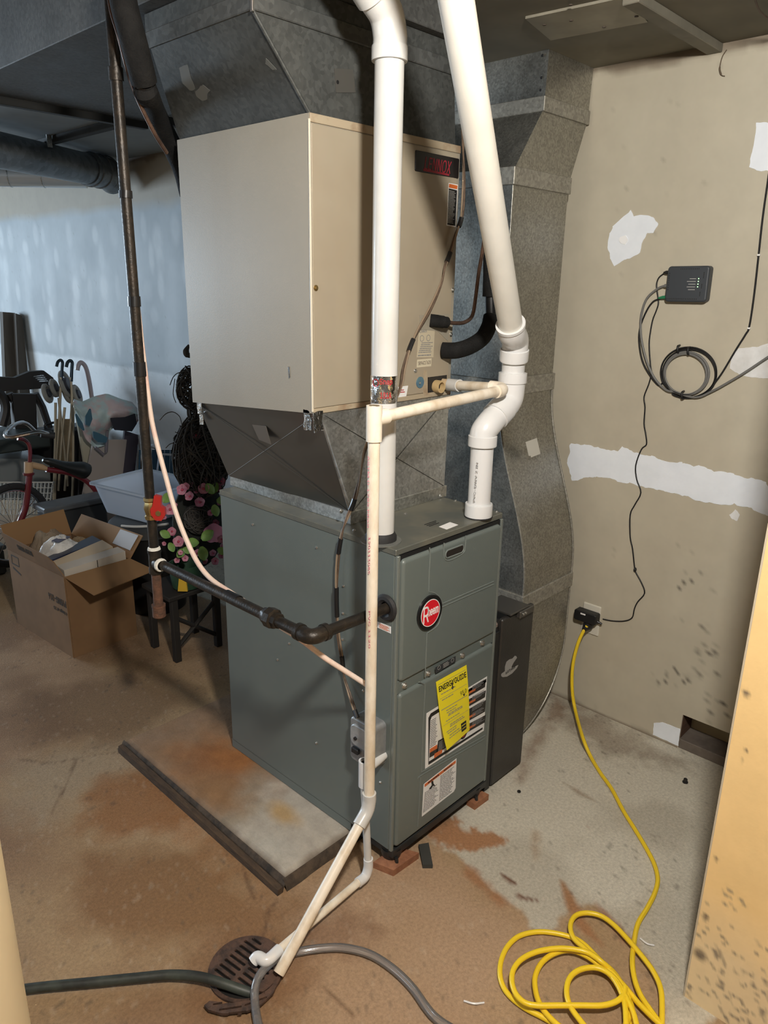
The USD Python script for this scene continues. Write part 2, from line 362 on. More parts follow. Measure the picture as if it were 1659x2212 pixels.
stain([(1120, 1640), (1200, 1510), (1225, 1530), (1160, 1620), (1125, 1690)], (.20, .11, .06), .04, .05, .55, 29)
dots = np.clip((fb(P3(70, 2), 2, 31) - .76) * 12, 0, 1) * (fb(P3(5, 1), 2, 33) > .42)
base = mixc(base, (.08, .065, .05), dots * .45)
dots2 = np.clip((fb(P3(100, 5), 2, 35) - .76) * 14, 0, 1)
base = mixc(base, (.55, .47, .36), dots2 * .18)
for k, crk in enumerate([[(40, 1640), (110, 1648), (180, 1635), (285, 1622)], [(165, 1640), (140, 1700), (110, 1760)], [(525, 1860), (530, 1890), (548, 1940)], [(612, 1940), (578, 1970), (575, 2000), (562, 2040)], [(700, 1810 + 320), (760, 2190)]]):
    g = LineString(spline([at(a, b, 'z', 0)[:2] for a, b in crk], 10)) if len(crk) > 2 else LineString(fl(*crk))
    d = shapely.distance(g, shapely.points(fx, fy)) + .012 * (fb(P3(30, k), 3, k) - .5)
    base = mixc(base, (.10, .055, .03), np.clip(1 - np.abs(d) / .006, 0, 1) * .7)
FLOOR = painted('worn_concrete', 'paint', .62, 120.0, .20, .38, 240.0)
p = obj('floor', fm, FLOOR, kind='structure', smooth=False, label='stained bare concrete basement floor')
primvar(p, 'paint', base)

# right-hand wall: beige paint in front of the ducts, bare taped drywall behind them
WALL = Plane((WX, 0, 0), (0, -1, 0), (0, 0, 1))
hole = (-.520, -.327, .0, .132)     # y0, y1, z0, z1 of the opening cut at the foot of the wall
wy = np.r_[np.linspace(-3.5, -1.2, 12), -.9, -.7, np.linspace(hole[0], hole[1], 12), np.arange(hole[1] + .012, 6.2, .012), np.linspace(6.4, 8.1, 12)]
wz = np.arange(0, CEIL + .3, .012)
wm, wu, wv = grid_mesh(wy, wz, lambda u, v: np.stack([np.full_like(u, WX), u, v], 1))
fc = wm.vertices[wm.faces].mean(1)
wm.update_faces(~((fc[:, 1] > hole[0]) & (fc[:, 1] < hole[1]) & (fc[:, 2] < hole[3])))
WP = lambda s, z=0: np.stack([wu * s, wv * s, 0 * wu + z], -1)
wc = mixc(np.tile(A(.51, .47, .375), (len(wu), 1)), (.475, .43, .34), np.clip((fb(WP(2.0), 4, 2) - .4) * 3, 0, 1))
back = np.clip((wu - 1.0) / .05, 0, 1)
bare = mixc(np.tile(A(.40, .44, .46), (len(wu), 1)), (.33, .365, .385), np.clip((fb(WP(3, 2), 4, 6) - .4) * 3, 0, 1))
for y in np.arange(1.55, 6.2, .405):        # taped stud lines and nail spots under joint compound
    bare = mixc(bare, (.62, .66, .68), np.clip(1.25 - np.abs(wu - y - .02 * np.sin(wv * 7)) / .09, 0, 1) * np.clip((wv - .95) / .1, 0, 1) * np.clip((1.86 - wv) / .25, 0, 1) * .35)
rsp = random.Random(4)
for y in np.arange(1.5, 6.2, .19):
    for z in (1.10, 1.26, 1.43, 1.60, 1.76):
        if rsp.random() < .35: continue
        yj, zj, a_, b_ = y + rsp.uniform(-.06, .06), z + rsp.uniform(-.05, .05), rsp.uniform(.025, .05), rsp.uniform(.05, .09)
        bare = mixc(bare, (.66, .69, .70), np.clip(1.5 * (1.3 - np.hypot((wu - yj) / a_, (wv - zj) / b_)), 0, 1) * rsp.uniform(.2, .55))
edge = .985 + .03 * (fb(WP(9, 7), 3, 9) - .5)
bare = mixc(bare, (.66, .70, .72), np.clip((edge - wv) / .02, 0, 1) * .9)
bare = mixc(bare, (.36, .305, .225), np.clip((wv - 1.885 + .05 * (fb(WP(4, 8), 3, 19) - .5)) / .06, 0, 1) * .92)  # browner upper wall, with the round duct's shade put into the colour
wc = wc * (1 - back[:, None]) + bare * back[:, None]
wd = np.clip((fb(WP(75, 3), 2, 12) - .84) * 14, 0, 1) * (fb(WP(3, 5), 2, 14) > .5)
wc = mixc(wc, (.16, .14, .11), wd * .3)
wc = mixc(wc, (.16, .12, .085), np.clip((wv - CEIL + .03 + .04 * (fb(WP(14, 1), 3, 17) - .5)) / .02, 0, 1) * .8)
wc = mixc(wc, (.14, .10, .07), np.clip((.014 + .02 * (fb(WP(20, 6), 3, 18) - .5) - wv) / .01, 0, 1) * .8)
for cx, cz, n in [(-.36, .42, 9), (-.30, .62, 5), (-.42, .22, 9), (-.28, .25, 7), (-.37, .30, 7)]:
    for _ in range(n):
        y, z = cx + rng.uniform(-.05, .05), cz + rng.uniform(-.05, .05)
        wc = mixc(wc, (.09, .08, .07), np.clip(1.5 - np.hypot(wu - y, (wv - z)) / .006, 0, 1) * .8)
WALLP = painted('wall_paint', 'paint', .6, 9.0, .05, .10, 60.0)
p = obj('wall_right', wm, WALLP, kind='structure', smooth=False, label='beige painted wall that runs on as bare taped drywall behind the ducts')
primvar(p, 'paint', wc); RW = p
MUD = mat('joint_compound', (.84, .89, .96), .7, c2=(.79, .84, .91), scale=14, bump=.15, bscale=60)
MUD2 = mat('thin_joint_compound', (.66, .665, .66), .7, c2=(.78, .79, .80), scale=18, bump=.1)
def ragged(poly, amp, seed, step=.006):
    g = Polygon(poly).segmentize(step); c = np.array(g.exterior.coords)[:-1]
    n = fb(np.stack([c[:, 0] * 45, c[:, 1] * 45, 0 * c[:, 0]], -1), 3, seed) - .5; m = fb(np.stack([c[:, 0] * 45, c[:, 1] * 45, 0 * c[:, 0] + 5], -1), 3, seed + 3) - .5
    g = Polygon(c + amp * np.stack([n, m], 1))
    return g if g.is_valid else g.buffer(0)
def patch(px, m, seed, amp=.018, w=.0012):
    obj('joint_compound_patch', prism(ragged([WALL.uv(*q) for q in px], amp, seed), WALL, -.0005, w), m, RW, smooth=False)
patch([(1233, 955), (1290, 968), (1338, 972), (1345, 962), (1360, 975), (1430, 992), (1480, 1000), (1560, 1020), (1660, 1040), (1680, 1120), (1640, 1105), (1600, 1092), (1545, 1090), (1500, 1078), (1440, 1060), (1375, 1050), (1340, 1040), (1290, 1028), (1255, 1036), (1236, 1038), (1226, 1000)], MUD, 1)
patch([(1364, 453), (1370, 468), (1388, 466), (1410, 470), (1423, 485), (1412, 500), (1398, 503), (1390, 515), (1382, 545), (1365, 555), (1340, 565), (1325, 575), (1318, 560), (1313, 535), (1316, 505), (1325, 488), (1345, 472)], MUD, 2, .012)
patch([(1340, 512), (1352, 508), (1357, 518), (1352, 528), (1342, 526), (1338, 519)], mat('compound_nub', (.92, .93, .95), .6), 12, .002, .003)
patch([(1635, 263), (1660, 262), (1700, 330), (1680, 370), (1635, 368), (1617, 362), (1628, 310)], MUD, 3, .008)
patch([(1600, 752), (1640, 748), (1680, 738), (1690, 815), (1640, 818), (1600, 812), (1575, 795), (1582, 770)], MUD2, 4, .012)
patch([(1413, 1562), (1430, 1560), (1470, 1575), (1466, 1612), (1440, 1600), (1410, 1587)], MUD, 5, .006)
patch([(1588, 1100), (1596, 1112), (1594, 1125), (1582, 1122), (1575, 1112)], MUD2, 6, .012)
# framing seen in the opening at the wall's foot
FR = mat('dark_framing', (.15, .075, .045), .8, c2=(.09, .05, .03), scale=14, stretch=(1, 1, 5))
GREYWOOD = mat('grey_sill_wood', (.17, .14, .115), .8, c2=(.11, .09, .075), scale=14)
obj('stud', bx(WX + .006, WX + .10, hole[1] - .002, hole[1] + .038, .035, .45, .002), FR, RW)
obj('sole_plate', bx(WX + .004, WX + .12, -1.1, hole[1] + .2, .0, .035, .002), GREYWOOD, RW)
obj('cavity_panel', bx(WX + .10, WX + .112, -1.1, hole[1] + .2, .035, .5), mat('back_panel_paint', (.42, .36, .24), .7), RW)
obj('drywall_edge', bx(WX + .0004, WX + .012, hole[1] - .0015, hole[1] + .0015, 0, hole[3]), mat('gypsum_core', (.5, .44, .36), .8), RW)

# ceiling, taped with dark battens
cm, cu, cv = grid_mesh(np.r_[np.linspace(-.18, 1.3, 60)], np.r_[np.linspace(-3.5, 8.1, 240)], lambda u, v: np.stack([u, v, np.full_like(u, CEIL)], 1))
cm.invert()
cc = mixc(np.tile(A(.20, .185, .145), (len(cu), 1)), (.14, .13, .10), np.clip((fb(np.stack([cu * 3, cv * 3, 0 * cu], -1), 4, 2) - .4) * 3, 0, 1))
bk = np.clip((cv - 1.2) / .3, 0, 1)
cc = mixc(cc, (.24, .26, .265), bk)
p = obj('ceiling', cm, painted('ceiling_board', 'paint', .7, 7.0, .10, .1, 50.0), kind='structure', smooth=False, label='dingy board ceiling with dark seams')
primvar(p, 'paint', cc); CE = p
obj('joist_bay', [bx(-4, -.2, -3.5, 8.1, 2.45, 2.47), bx(-.2, -.18, -3.5, 8.1, CEIL, 2.47)], mat('joist_wood', (.16, .10, .06), .85, c2=(.1, .06, .04), scale=6), CE)
obj('trim_1', bx(.60, WX, -.160, -.118, CEIL - .022, CEIL, .002), mat('batten_grey', (.15, .14, .11), .7, c2=(.2, .185, .145), scale=9), kind='structure', label='grey batten over the ceiling seam above the router wall')
obj('trim_2', bx(.515, .555, 1.6, 6.5, CEIL - .03, CEIL, .002), DARK_WOOD, kind='structure', label='dark batten running along the ceiling behind the ducts')
obj('trim_3', bx(.46, 1.05, 1.93, 1.97, CEIL - .03, CEIL, .002), DARK_WOOD, kind='structure', label='dark batten across the ceiling beyond the trunk duct')
# sheet-metal pan nailed under the joists near the return drop
pan = thing('joist_pan', 'pale sheet-metal pan nailed to ceiling beside the return drop', 'sheet metal', at(1320, 60, 'z', CEIL))
CEILP = Plane((0, 0, CEIL), (1, 0, 0), (0, -1, 0))
obj('pan_sheet', decal(CEILP, [(1135, 35), (1352, -12), (1400, 42), (1190, 82)], .0, .006), mat('pan_metal', (.36, .335, .265), .5, .35, c2=(.27, .25, .2), scale=7), pan)
for q in [(1176, 53), (1234, 44), (1305, 58), (1358, 9), (1375, 35), (1233, 10)]:
    obj('nail', disc(at(*q, 'z', CEIL - .006), (0, 0, -1), .005, .002, 10), mat('rusty_nail', (.08, .06, .045), .6), pan)

# partition in front on the right, end walls, windows out of view
PART = .195
pm, pu, pv_ = grid_mesh(np.r_[np.linspace(-3.5, -1.25, 8), np.arange(-1.24, -.7275, .0045)], np.arange(0, CEIL + .005, .0075), lambda u, v: np.stack([np.full_like(u, PART), u, v], 1))
pc = np.tile(A(.82, .58, .27), (len(pu), 1)); pc = mixc(pc, (.76, .60, .36), np.clip((.28 - pv_ + .2 * (fb(np.stack([pu * 5, pv_ * 5, 0 * pu], -1), 3, 5) - .5)) / .15, 0, 1))
r2 = random.Random(5)
for k in range(120):
    y, z = r2.uniform(-.90, -.735), abs(r2.gauss(.10, .12)) + .01
    if z > .42: continue
    a, s = r2.uniform(.003, .008), r2.uniform(.002, .0035)
    du, dv = pu - y, pv_ - z; t = .5
    pc = mixc(pc, (.24, .20, .15), np.clip(1.6 - np.hypot((du * math.cos(t) + dv * math.sin(t)) / a, (-du * math.sin(t) + dv * math.cos(t)) / s), 0, 1) * r2.uniform(.5, .95))
for (px_, py_, r_) in [(1612, 1498, .006), (1547, 1856, .004), (1512, 2062, .012), (1612, 1622, .003), (1602, 1643, .003), (1500, 1990, .006), (1525, 1980, .006)]:
    q = at(px_, py_, 'x', PART); pc = mixc(pc, (.10, .08, .07), np.clip(1.6 - np.hypot(pu - q[1], pv_ - q[2]) / r_, 0, 1) * .85)
p = obj('wall_front', pm, painted('partition_paint', 'paint', .6, 9.0, .05, .15, 70.0), kind='structure', smooth=False, label='warm cream end of the partition wall with dark spots near the floor')
primvar(p, 'paint', pc)
obj('partition_core', [bx(PART + .0008, PART + .115, -3.5, -.7275, 0, CEIL)], mat('partition_side', (.5, .43, .32), .7), p)
PLASTER = mat('plain_wall', (.22, .20, .17), .8)
hb = Polygon([(-4, 0), (1.3, 0), (1.3, 2.47), (-4, 2.47)]).difference(shapely.box(-3.3, .95, -.7, 2.0))
obj('wall_back', prism(hb, Plane((0, 8.0, 0), (1, 0, 0), (0, 0, 1)), -.12, 0), PLASTER, kind='structure', label='end wall with the wide window')
hl = Polygon([(-8.1, 0), (3.5, 0), (3.5, 2.47), (-8.1, 2.47)]).difference(shapely.box(-3.0, 1.0, -1.4, 1.9))
obj('wall_left', prism(hl, Plane((-4.0, 0, 0), (0, -1, 0), (0, 0, 1)), 0, .12), PLASTER, kind='structure', label='long side wall with the small window')
obj('wall_near', bx(-4, 1.3, -3.62, -3.5, 0, 2.47), PLASTER, kind='structure', label='wall behind the camera')
# ------------------------------------------------------------------ furnace
FW, FD, FZ0, FZ1 = .4277, .72, .06, .924
FRONT, SIDE = Plane((0, 0, 0), (1, 0, 0), (0, 0, 1)), Plane((0, 0, 0), (0, -1, 0), (0, 0, 1))
DOORW = .012
DOOR = FRONT.up(DOORW)
TOP = Plane((0, 0, FZ1), (1, 0, 0), (0, 1, 0))
FU = thing('furnace', 'grey upright gas furnace with round red badge on its upper door', 'furnace', (.21, .36, 0))
body = [bx(0, FW, .004, FD, FZ0, FZ1 - .004, .003)]
obj('cabinet', body, GREY, FU)
obj('cover_panel', [bx(-.002, FW + .002, -.001, FD, FZ1 - .016, FZ1, .002)], mat('dusty_grey_top', (.115, .122, .108), .38, .15, c2=(.17, .165, .13), scale=7, ramp=(.42, .62)), FU)
obj('door_frame', [bx(0, .010, -.006, .004, FZ0, FZ1 - .016, .0015), bx(FW - .010, FW, -.006, .004, FZ0, FZ1 - .016, .0015)], GREY_EDGE, FU)
obj('door_gasket', [bx(.010, FW - .010, -.002, .003, FZ1 - .040, FZ1 - .017)], BLACK, FU)
ZS = .5515  # height of the strip between the doors
ud = obj('burner_door', pillow(FRONT, .012, FW - .013, ZS + .018, FZ1 - .027, .012, 0, DOORW, .010), GREY, FU, label='upper door with round badge and hand slot')
ld = obj('blower_door', pillow(FRONT, .012, FW - .013, FZ0 + .008, ZS - .014, .012, 0, DOORW, .010), GREY, FU, label='lower door with paper labels')
mid = obj('door_strip', bx(.010, FW - .010, -.004, .003, ZS - .016, ZS + .020, .001), GREY, FU)
RIDGE = mat('ridge_grey', (.16, .185, .175), .35)
def ridge(pix, parent, name='pressed_line', r=.0016, n=6):
    uv = [DOOR.uv(*q) for q in pix]; pts = spline([DOOR.P(u, v, .0002) for u, v in uv], n) if len(pix) > 2 else [DOOR.P(*q, .0002) for q in uv]
    obj(name, tube(pts, r, 8), RIDGE, parent)
ridge([(928, 1183), (929, 1200), (927, 1240), (926, 1277)], ud)
ridge([(926, 1279), (938, 1281), (950, 1291), (955, 1304)], ud)
ridge([(955, 1304), (1066, 1256)], ud); ridge([(953, 1312), (1066, 1262)], ud)
ridge([(953, 1312), (952, 1330), (944, 1352), (922, 1368)], ud)
ridge([(922, 1368), (920, 1420), (918, 1462)], ud)
ridge([(959, 1173), (959, 1195), (962, 1209), (975, 1209), (1000, 1195), (1005, 1180), (1006, 1157)], ud, n=5)
ridge([(905, 1473), (914, 1477), (918, 1488), (913, 1580), (910, 1668)], ld)
ridge([(910, 1668), (1048, 1588)], ld)
ridge([(908, 1680), (914, 1672), (1046, 1596)], ld, n=4)
ridge([(908, 1680), (905, 1740), (902, 1785)], ld)
sl = [DOOR.uv(*q) for q in ((963, 1200), (1000, 1182))]
c0, c1 = sl; rr_ = .0085
obj('hand_slot', prism(LineString([(c0[0] + .008, (c0[1] + c1[1]) / 2), (c1[0] - .008, (c0[1] + c1[1]) / 2)]).buffer(rr_), DOOR, -.001, .0008), mat('slot_dark', (.02, .016, .014), .5), ud)
obj('slot_rim', tube([DOOR.P(*q, .001) for q in np.array(LineString([(c0[0] + .008, (c0[1] + c1[1]) / 2), (c1[0] - .008, (c0[1] + c1[1]) / 2)]).buffer(rr_ + .002).exterior.coords)], .002, 8, cap=False), RIDGE, ud)
bu, bv = DOOR.uv(926.5, 1322.5)
obj('badge', disc(DOOR.P(bu, bv), DOOR.N, .047, .005, 40), mat('badge_black', (.010, .010, .011), .2, coat=.5), ud, label='round black badge')
BP = DOOR.up(.0052)
obj('badge_rim', ring(BP.P(bu, bv), BP.N, .0345, .0365, .0008, 40), WHITE_LABEL, ud)
obj('badge_disc', disc(BP.P(bu, bv), BP.N, .0345, .0006, 40), mat('badge_red', (.66, .012, .025), .3), ud)
BT = BP.up(.0007)
def text_uv(plane, text, u0, v0, w, h, depth=.0006, bold=False):
    m = meshkit.text_mesh(text, 1.0, 1.0, bold); b = m.bounds; v = m.vertices
    u = u0 + (v[:, :1] - b[0, 0]) / (b[1, 0] - b[0, 0]) * w; q = v0 + (v[:, 1:2] - b[0, 1]) / (b[1, 1] - b[0, 1]) * h
    m.vertices = plane.O + u * plane.X + q * plane.Y + v[:, 2:] * depth * plane.N; return m
obj('badge_lettering', [text_uv(BT, 'R', bu - .028, bv - .022, .021, .045), text_uv(BT, 'heem', bu - .010, bv - .008, .040, .024, bold=True)], WHITE_LABEL, ud, label='white word Rheem on the red badge')
for q in [(873, 1481), (924, 1455), (998, 1416), (1041, 1389)]:
    s_ = FRONT.up(.004); uv = s_.uv(*q)
    obj('door_screw', screw(s_.P(*uv), FRONT.N, .0062), STEEL, FU)
obj('strip_label', [decal(DOOR, [(940, 1442), (984, 1417), (984, 1429), (941, 1455)], .0, .0006)], mat('dark_label', (.03, .034, .038), .4), FU)
obj('strip_label_print', [ring(DOOR.up(.0006).P(*DOOR.uv(948, 1442)), DOOR.N, .005, .0062, .0003, 18), ring(DOOR.up(.0006).P(*DOOR.uv(977, 1426)), DOOR.N, .005, .0062, .0003, 18),
                          lines_on(DOOR, (957, 1434), (970, 1426), (970, 1436), (957, 1444), 3, .0006, seed=3)], SILVER_INK, FU)
# labels on the lower door
obj('instruction_label', decal(DOOR, [(921, 1541), (1052, 1461), (1045, 1578), (918, 1661)], 0, .0005), WHITE_LABEL, FU, label='large white instruction label behind the yellow sheet')
obj('label_frame', [prism(pxpoly(DOOR, [(925, 1551), (930, 1541), (1050, 1466), (1050, 1473), (932, 1548), (929, 1556), (926, 1645), (1042, 1571), (1042, 1575), (925, 1652)]), DOOR, .0005, .0009)], BLACK_INK, FU)
blk, org = [], []
for y0, y1 in ((1478, 1490), (1500, 1512), (1521, 1543), (1553, 1566)):
    blk.append(decal(DOOR, [(1013, y0 + 10), (1049, y0 - 9), (1047, y1 - 6), (1012, y1 + 14)], .0005, .0009)); org.append(decal(DOOR, [(1013, y1 + 4), (1027, y1 - 4), (1026, y1 + 1), (1012, y1 + 9)], .0009, .0012))
blk += [decal(DOOR, [(946, 1600), (995, 1573), (994, 1592), (942, 1630)], .0005, .0009), decal(DOOR, [(928, 1626), (945, 1616), (944, 1627), (927, 1637)], .0005, .0009)]
org += [decal(DOOR, [(928, 1618), (944, 1608), (944, 1616), (928, 1626)], .0005, .001), decal(DOOR, [(938, 1628), (955, 1618), (954, 1626), (937, 1638)], .0009, .0013)]
for o_ in blk: obj('label_panel', o_, mat('label_black', (.02, .018, .017), .5), FU)
for o_ in org: obj('label_heading', o_, ORANGE_INK, FU)
obj('label_print', [lines_on(DOOR, (930, 1556), (945, 1547), (944, 1606), (928, 1617), 16, .0005, seed=8)], GREY_INK, FU, kind='stuff')
obj('label_print', [lines_on(DOOR, (1020, 1480 + k), (1047, 1464 + k), (1046, 1475 + k), (1019, 1491 + k), 4, .0009, seed=k) for k in (2, 24, 46, 60, 80)] + [lines_on(DOOR, (948, 1602), (990, 1578), (990, 1590), (946, 1624), 6, .0009, seed=4)], GREY_INK, FU, kind='stuff')
bu2, bv2 = DOOR.uv(1001, 1586)
obj('small_badge', [disc(DOOR.P(bu2, bv2, .0005), DOOR.N, .0145, .0008, 24)], BLACK_INK, FU)
obj('small_badge_mark', [disc(DOOR.P(bu2, bv2, .0013), DOOR.N, .0095, .0003, 20)], RED_INK, FU)
obj('warning_label', decal(DOOR, [(915, 1694), (986, 1638), (984, 1702), (980, 1710), (911, 1764)], 0, .0005), WHITE_LABEL, FU, label='white warning label with orange band low on the door')
obj('warning_band', decal(DOOR, [(917, 1694), (984, 1642), (984, 1648), (917, 1700)], .0005, .0008), ORANGE_INK, FU)
obj('warning_lettering', [lines_on(DOOR, (924, 1689), (950, 1669), (950, 1674), (924, 1694), 1, .0008, seed=5), lines_on(DOOR, (958, 1663), (978, 1648), (978, 1652), (958, 1668), 1, .0008, seed=6)], BLACK_INK, FU)
obj('warning_print', [lines_on(DOOR, (917, 1712), (948, 1690), (945, 1732), (913, 1757), 15, .0005, seed=9), lines_on(DOOR, (951, 1676), (984, 1652), (981, 1706), (948, 1731), 17, .0005, seed=10)], GREY_INK, FU, kind='stuff')
obj('warning_figure', [prism(pxpoly(DOOR, [(926, 1704), (932, 1696), (931, 1688), (935, 1686), (936, 1692), (940, 1698), (935, 1697), (930, 1704)]), DOOR, .0008, .0011)], BLACK_INK, FU)
obj('skirt', bx(.0, .004, .150, FD, .035, FZ0 + .004), GREY, FU)
# base and feet
BASE = mat('black_base', (.018, .02, .021), .4)
obj('base_tray', [bx(.004, FW + .002, -.008, FD, .036, FZ0 + .002, .003)], BASE, FU)
for x, y in ((.03, .02), (FW - .04, .02), (.03, FD - .05), (FW - .04, FD - .05)):
    obj('foot', [lathe([(1e-5, .022), (.026, .022), (.030, .036), (.030, .05)], (x, y, 0), (0, 0, 1), 20), tube([(x - .012, y - .03, .034), (x - .012, y - .032, .018)], .005, 8)], BASE, FU)
# left side: gas grommet, stickers, screws, junction box
gu, gv = SIDE.uv(836, 1312)
G0 = SIDE.P(gu, gv)
obj('gas_grommet', [lathe([(.012, .0), (.033, 0), (.035, .004), (.030, .010), (.022, .011), (.015, .006)], G0, (-1, 0, 0), 32)], BLACK_RUBBER, FU)
obj('sticker', [decal(SIDE, [(812, 1341), (845, 1354), (845, 1369), (812, 1354)], 0, .0005)], WHITE_LABEL, FU)
obj('sticker_print', [lines_on(SIDE, (820, 1346), (843, 1356), (843, 1367), (820, 1356), 5, .0005, seed=12)], ORANGE_INK, FU)
for q in [(546, 1133), (684, 1183), (742, 1266), (741, 1325), (740, 1381), (785, 1492), (684, 1605), (822, 1690), (625, 1390), (600, 1425)]:
    obj('cabinet_screw', screw(SIDE.P(*SIDE.uv(*q)), SIDE.N, .0028), STEEL, FU)
for q in [(700, 1108), (1073, 1106), (847, 1175), (984, 1082), (765, 1146), (876, 1110)]:
    obj('cabinet_screw', screw(TOP.P(*TOP.uv(*q)), (0, 0, 1), .0032), STEEL, FU)
obj('cover_label', decal(TOP, [(948, 1138), (972, 1128), (990, 1134), (965, 1144)], 0, .0005), WHITE_LABEL, FU)
obj('printed_mark', [lines_on(TOP, (915, 1133), (942, 1124), (952, 1130), (930, 1138), 3, .0002, seed=2)], BLACK_INK, FU)
obj('vent_collar', [lathe([(.0385, .0), (.050, 0), (.050, .0025), (.0385, .004)], (.021, .071, FZ1), n=36)], mat('collar_grey', (.2, .21, .2), .3, .4), FU)
obj('vent_gasket', [lathe([(.028, 0), (.0385, 0), (.0385, .014), (.033, .024), (.028, .024)], (.021, .071, FZ1), n=36)], BLACK_RUBBER, FU)
JB = mat('box_zinc', (.34, .36, .37), .45, .45, c2=(.26, .27, .28), scale=25)
jb = obj('junction_box', pillow(SIDE, *sorted((SIDE.uv(782, 1590)[0], SIDE.uv(834, 1590)[0])), SIDE.uv(805, 1636)[1], SIDE.uv(805, 1552)[1] + .012, .014, 0, .045, .006), JB, FU, label='galvanized electrical box on the furnace side')
ju = (SIDE.uv(782, 1590)[0] + SIDE.uv(834, 1590)[0]) / 2; jv = SIDE.uv(805, 1590)[1]
obj('switch_cover', pillow(SIDE.up(.045), ju - .038, ju + .030, jv - .012, jv + .050, .02, 0, .006, .004), mat('cover_zinc', (.44, .46, .48), .4, .4, c2=(.34, .36, .37), scale=30), jb)
obj('cover_knob', [disc(SIDE.P(ju - .016, jv + .012, .051), SIDE.N, .005, .004, 14), bx(-.055, -.045, *sorted((SIDE.P(ju - .03, 0)[1], SIDE.P(ju - .005, 0)[1])), jv - .034, jv - .018, .002)], BLACK, jb)
for k in (-.014, .004, .022):
    obj('knockout', ring(A(-.024, SIDE.P(ju + .034, 0)[1] - .0002, jv + k), (0, -1, 0), .0075, .0085, .0006, 18), BLACK_INK, jb)
obj('box_connector', [lathe([(1e-5, 0), (.009, 0), (.009, .02), (.006, .02)], SIDE.P(ju + .01, jv - .052, .022), (0, 0, -1), 14)], BLACK, jb)
# yellow energy sheet hanging on the door
es = thing('energy_label', 'curled yellow energy guide sheet on the lower furnace door', 'paper label', DOOR.P(*DOOR.uv(975, 1500)))
tl, tr, br, bl = (A(*DOOR.uv(*q)) for q in ((941, 1473), (1007, 1436), (1012, 1576), (950, 1612)))
nu, nv = 9, 22; V = []
def sheet(a, b):     # a across, b down: the foot curls forward, most at its left corner
    q = (tl * (1 - a) + tr * a) * (1 - b) + (bl * (1 - a) + br * a) * b
    return DOOR.P(q[0], q[1] - .0, .0012 + .022 * b ** 3 * (1.1 - a) + .004 * math.sin(3 * b))
V = np.array([sheet(a, b - .0) for a in np.linspace(0, 1, nu) for b in np.linspace(0, 1, nv)])
i, j = np.meshgrid(np.arange(nu - 1), np.arange(nv - 1), indexing='ij')
q = np.stack([i * nv + j, i * nv + j + 1, (i + 1) * nv + j + 1, (i + 1) * nv + j], -1).reshape(-1, 4)
F = np.vstack([q[:, [0, 1, 2]], q[:, [0, 2, 3]]]); Vb = V + A(0, .0004, 0)
n_ = len(V); rim = [k for k in range(nv)] + [k * nv + nv - 1 for k in range(1, nu)] + [(nu - 1) * nv + k for k in range(nv - 2, -1, -1)] + [k * nv for k in range(nu - 2, 0, -1)]
R_ = [[a, b, n_ + b] for a, b in zip(rim, rim[1:] + rim[:1])] + [[a, n_ + b, n_ + a] for a, b in zip(rim, rim[1:] + rim[:1])]
obj('sheet', trimesh.Trimesh(np.vstack([V, Vb]), np.vstack([F, F[:, ::-1] + n_, R_]), process=False), YELLOW_PAPER, es, smooth=False)
def on_sheet(m, a0, a1, b0, b1, d=.0003):
    bb = m.bounds; v = m.vertices.copy(); out = []
    for x, y, z in v:
        a = a0 + (x - bb[0, 0]) / (bb[1, 0] - bb[0, 0]) * (a1 - a0); b = b1 + (y - bb[0, 1]) / max(bb[1, 1] - bb[0, 1], 1e-9) * (b0 - b1)
        out.append(sheet(a, b) + A(0, -.0002 - d * (z > bb[:, 2].mean()), 0))
    m.vertices = out
    if m.volume < 0: m.invert()
    return m
tb = lambda t, bold=True: meshkit.text_mesh(t, 1.0, .1, bold)
ink = [on_sheet(tb('ENERGYGUIDE'), .06, .96, .085, .165), on_sheet(prism([(0, .4), (-.02, .4), (-.02, 1), (.02, 1), (.02, .4), (0, .4)], Plane((0, 0, 0), (1, 0, 0), (0, 1, 0)), 0, .1), .47, .50, .13, .215),
       on_sheet(prism([(-1, 1), (1, 1), (0, 0)], Plane((0, 0, 0), (1, 0, 0), (0, 1, 0)), 0, .1), .435, .535, .195, .235), on_sheet(tb('95.0', False), .72, .93, .325, .385), on_sheet(prism([(-1, 1), (1, 1), (0, 0)], Plane((0, 0, 0), (1, 0, 0), (0, 1, 0)), 0, .1), .80, .88, .39, .425)]
obj('guide_lettering', ink, BLACK_INK, es, label='words ENERGYGUIDE and 95.0 in black')
bar = lambda: trimesh.creation.box((1, 1, .1))
rl = [on_sheet(bar().subdivide().subdivide(), .06, .95, b, b + t) for b, t in ((.055, .004), (.265, .003), (.43, .008), (.66, .003))]
r3 = random.Random(3)
for b in (.205, .295, .475, .51, .54, .56, .62, .70, .725, .77, .80, .84, .875):
    a = r3.uniform(.05, .3); e = a + r3.uniform(.3, .55)
    while a < e: c = a + r3.uniform(.04, .1); rl.append(on_sheet(bar(), a, min(c, .95), b, b + .010)); a = c + .015
obj('guide_rules', rl, GREY_INK, es)
obj('guide_mark', [on_sheet(bar().subdivide(), .66, .86, .80, .93)], BLACK_INK, es)
obj('guide_mark_arc', [on_sheet(bar(), .68, .84, .835, .845, .0006), on_sheet(bar(), .68, .84, .885, .892, .0006)], YELLOW_PAPER, es)

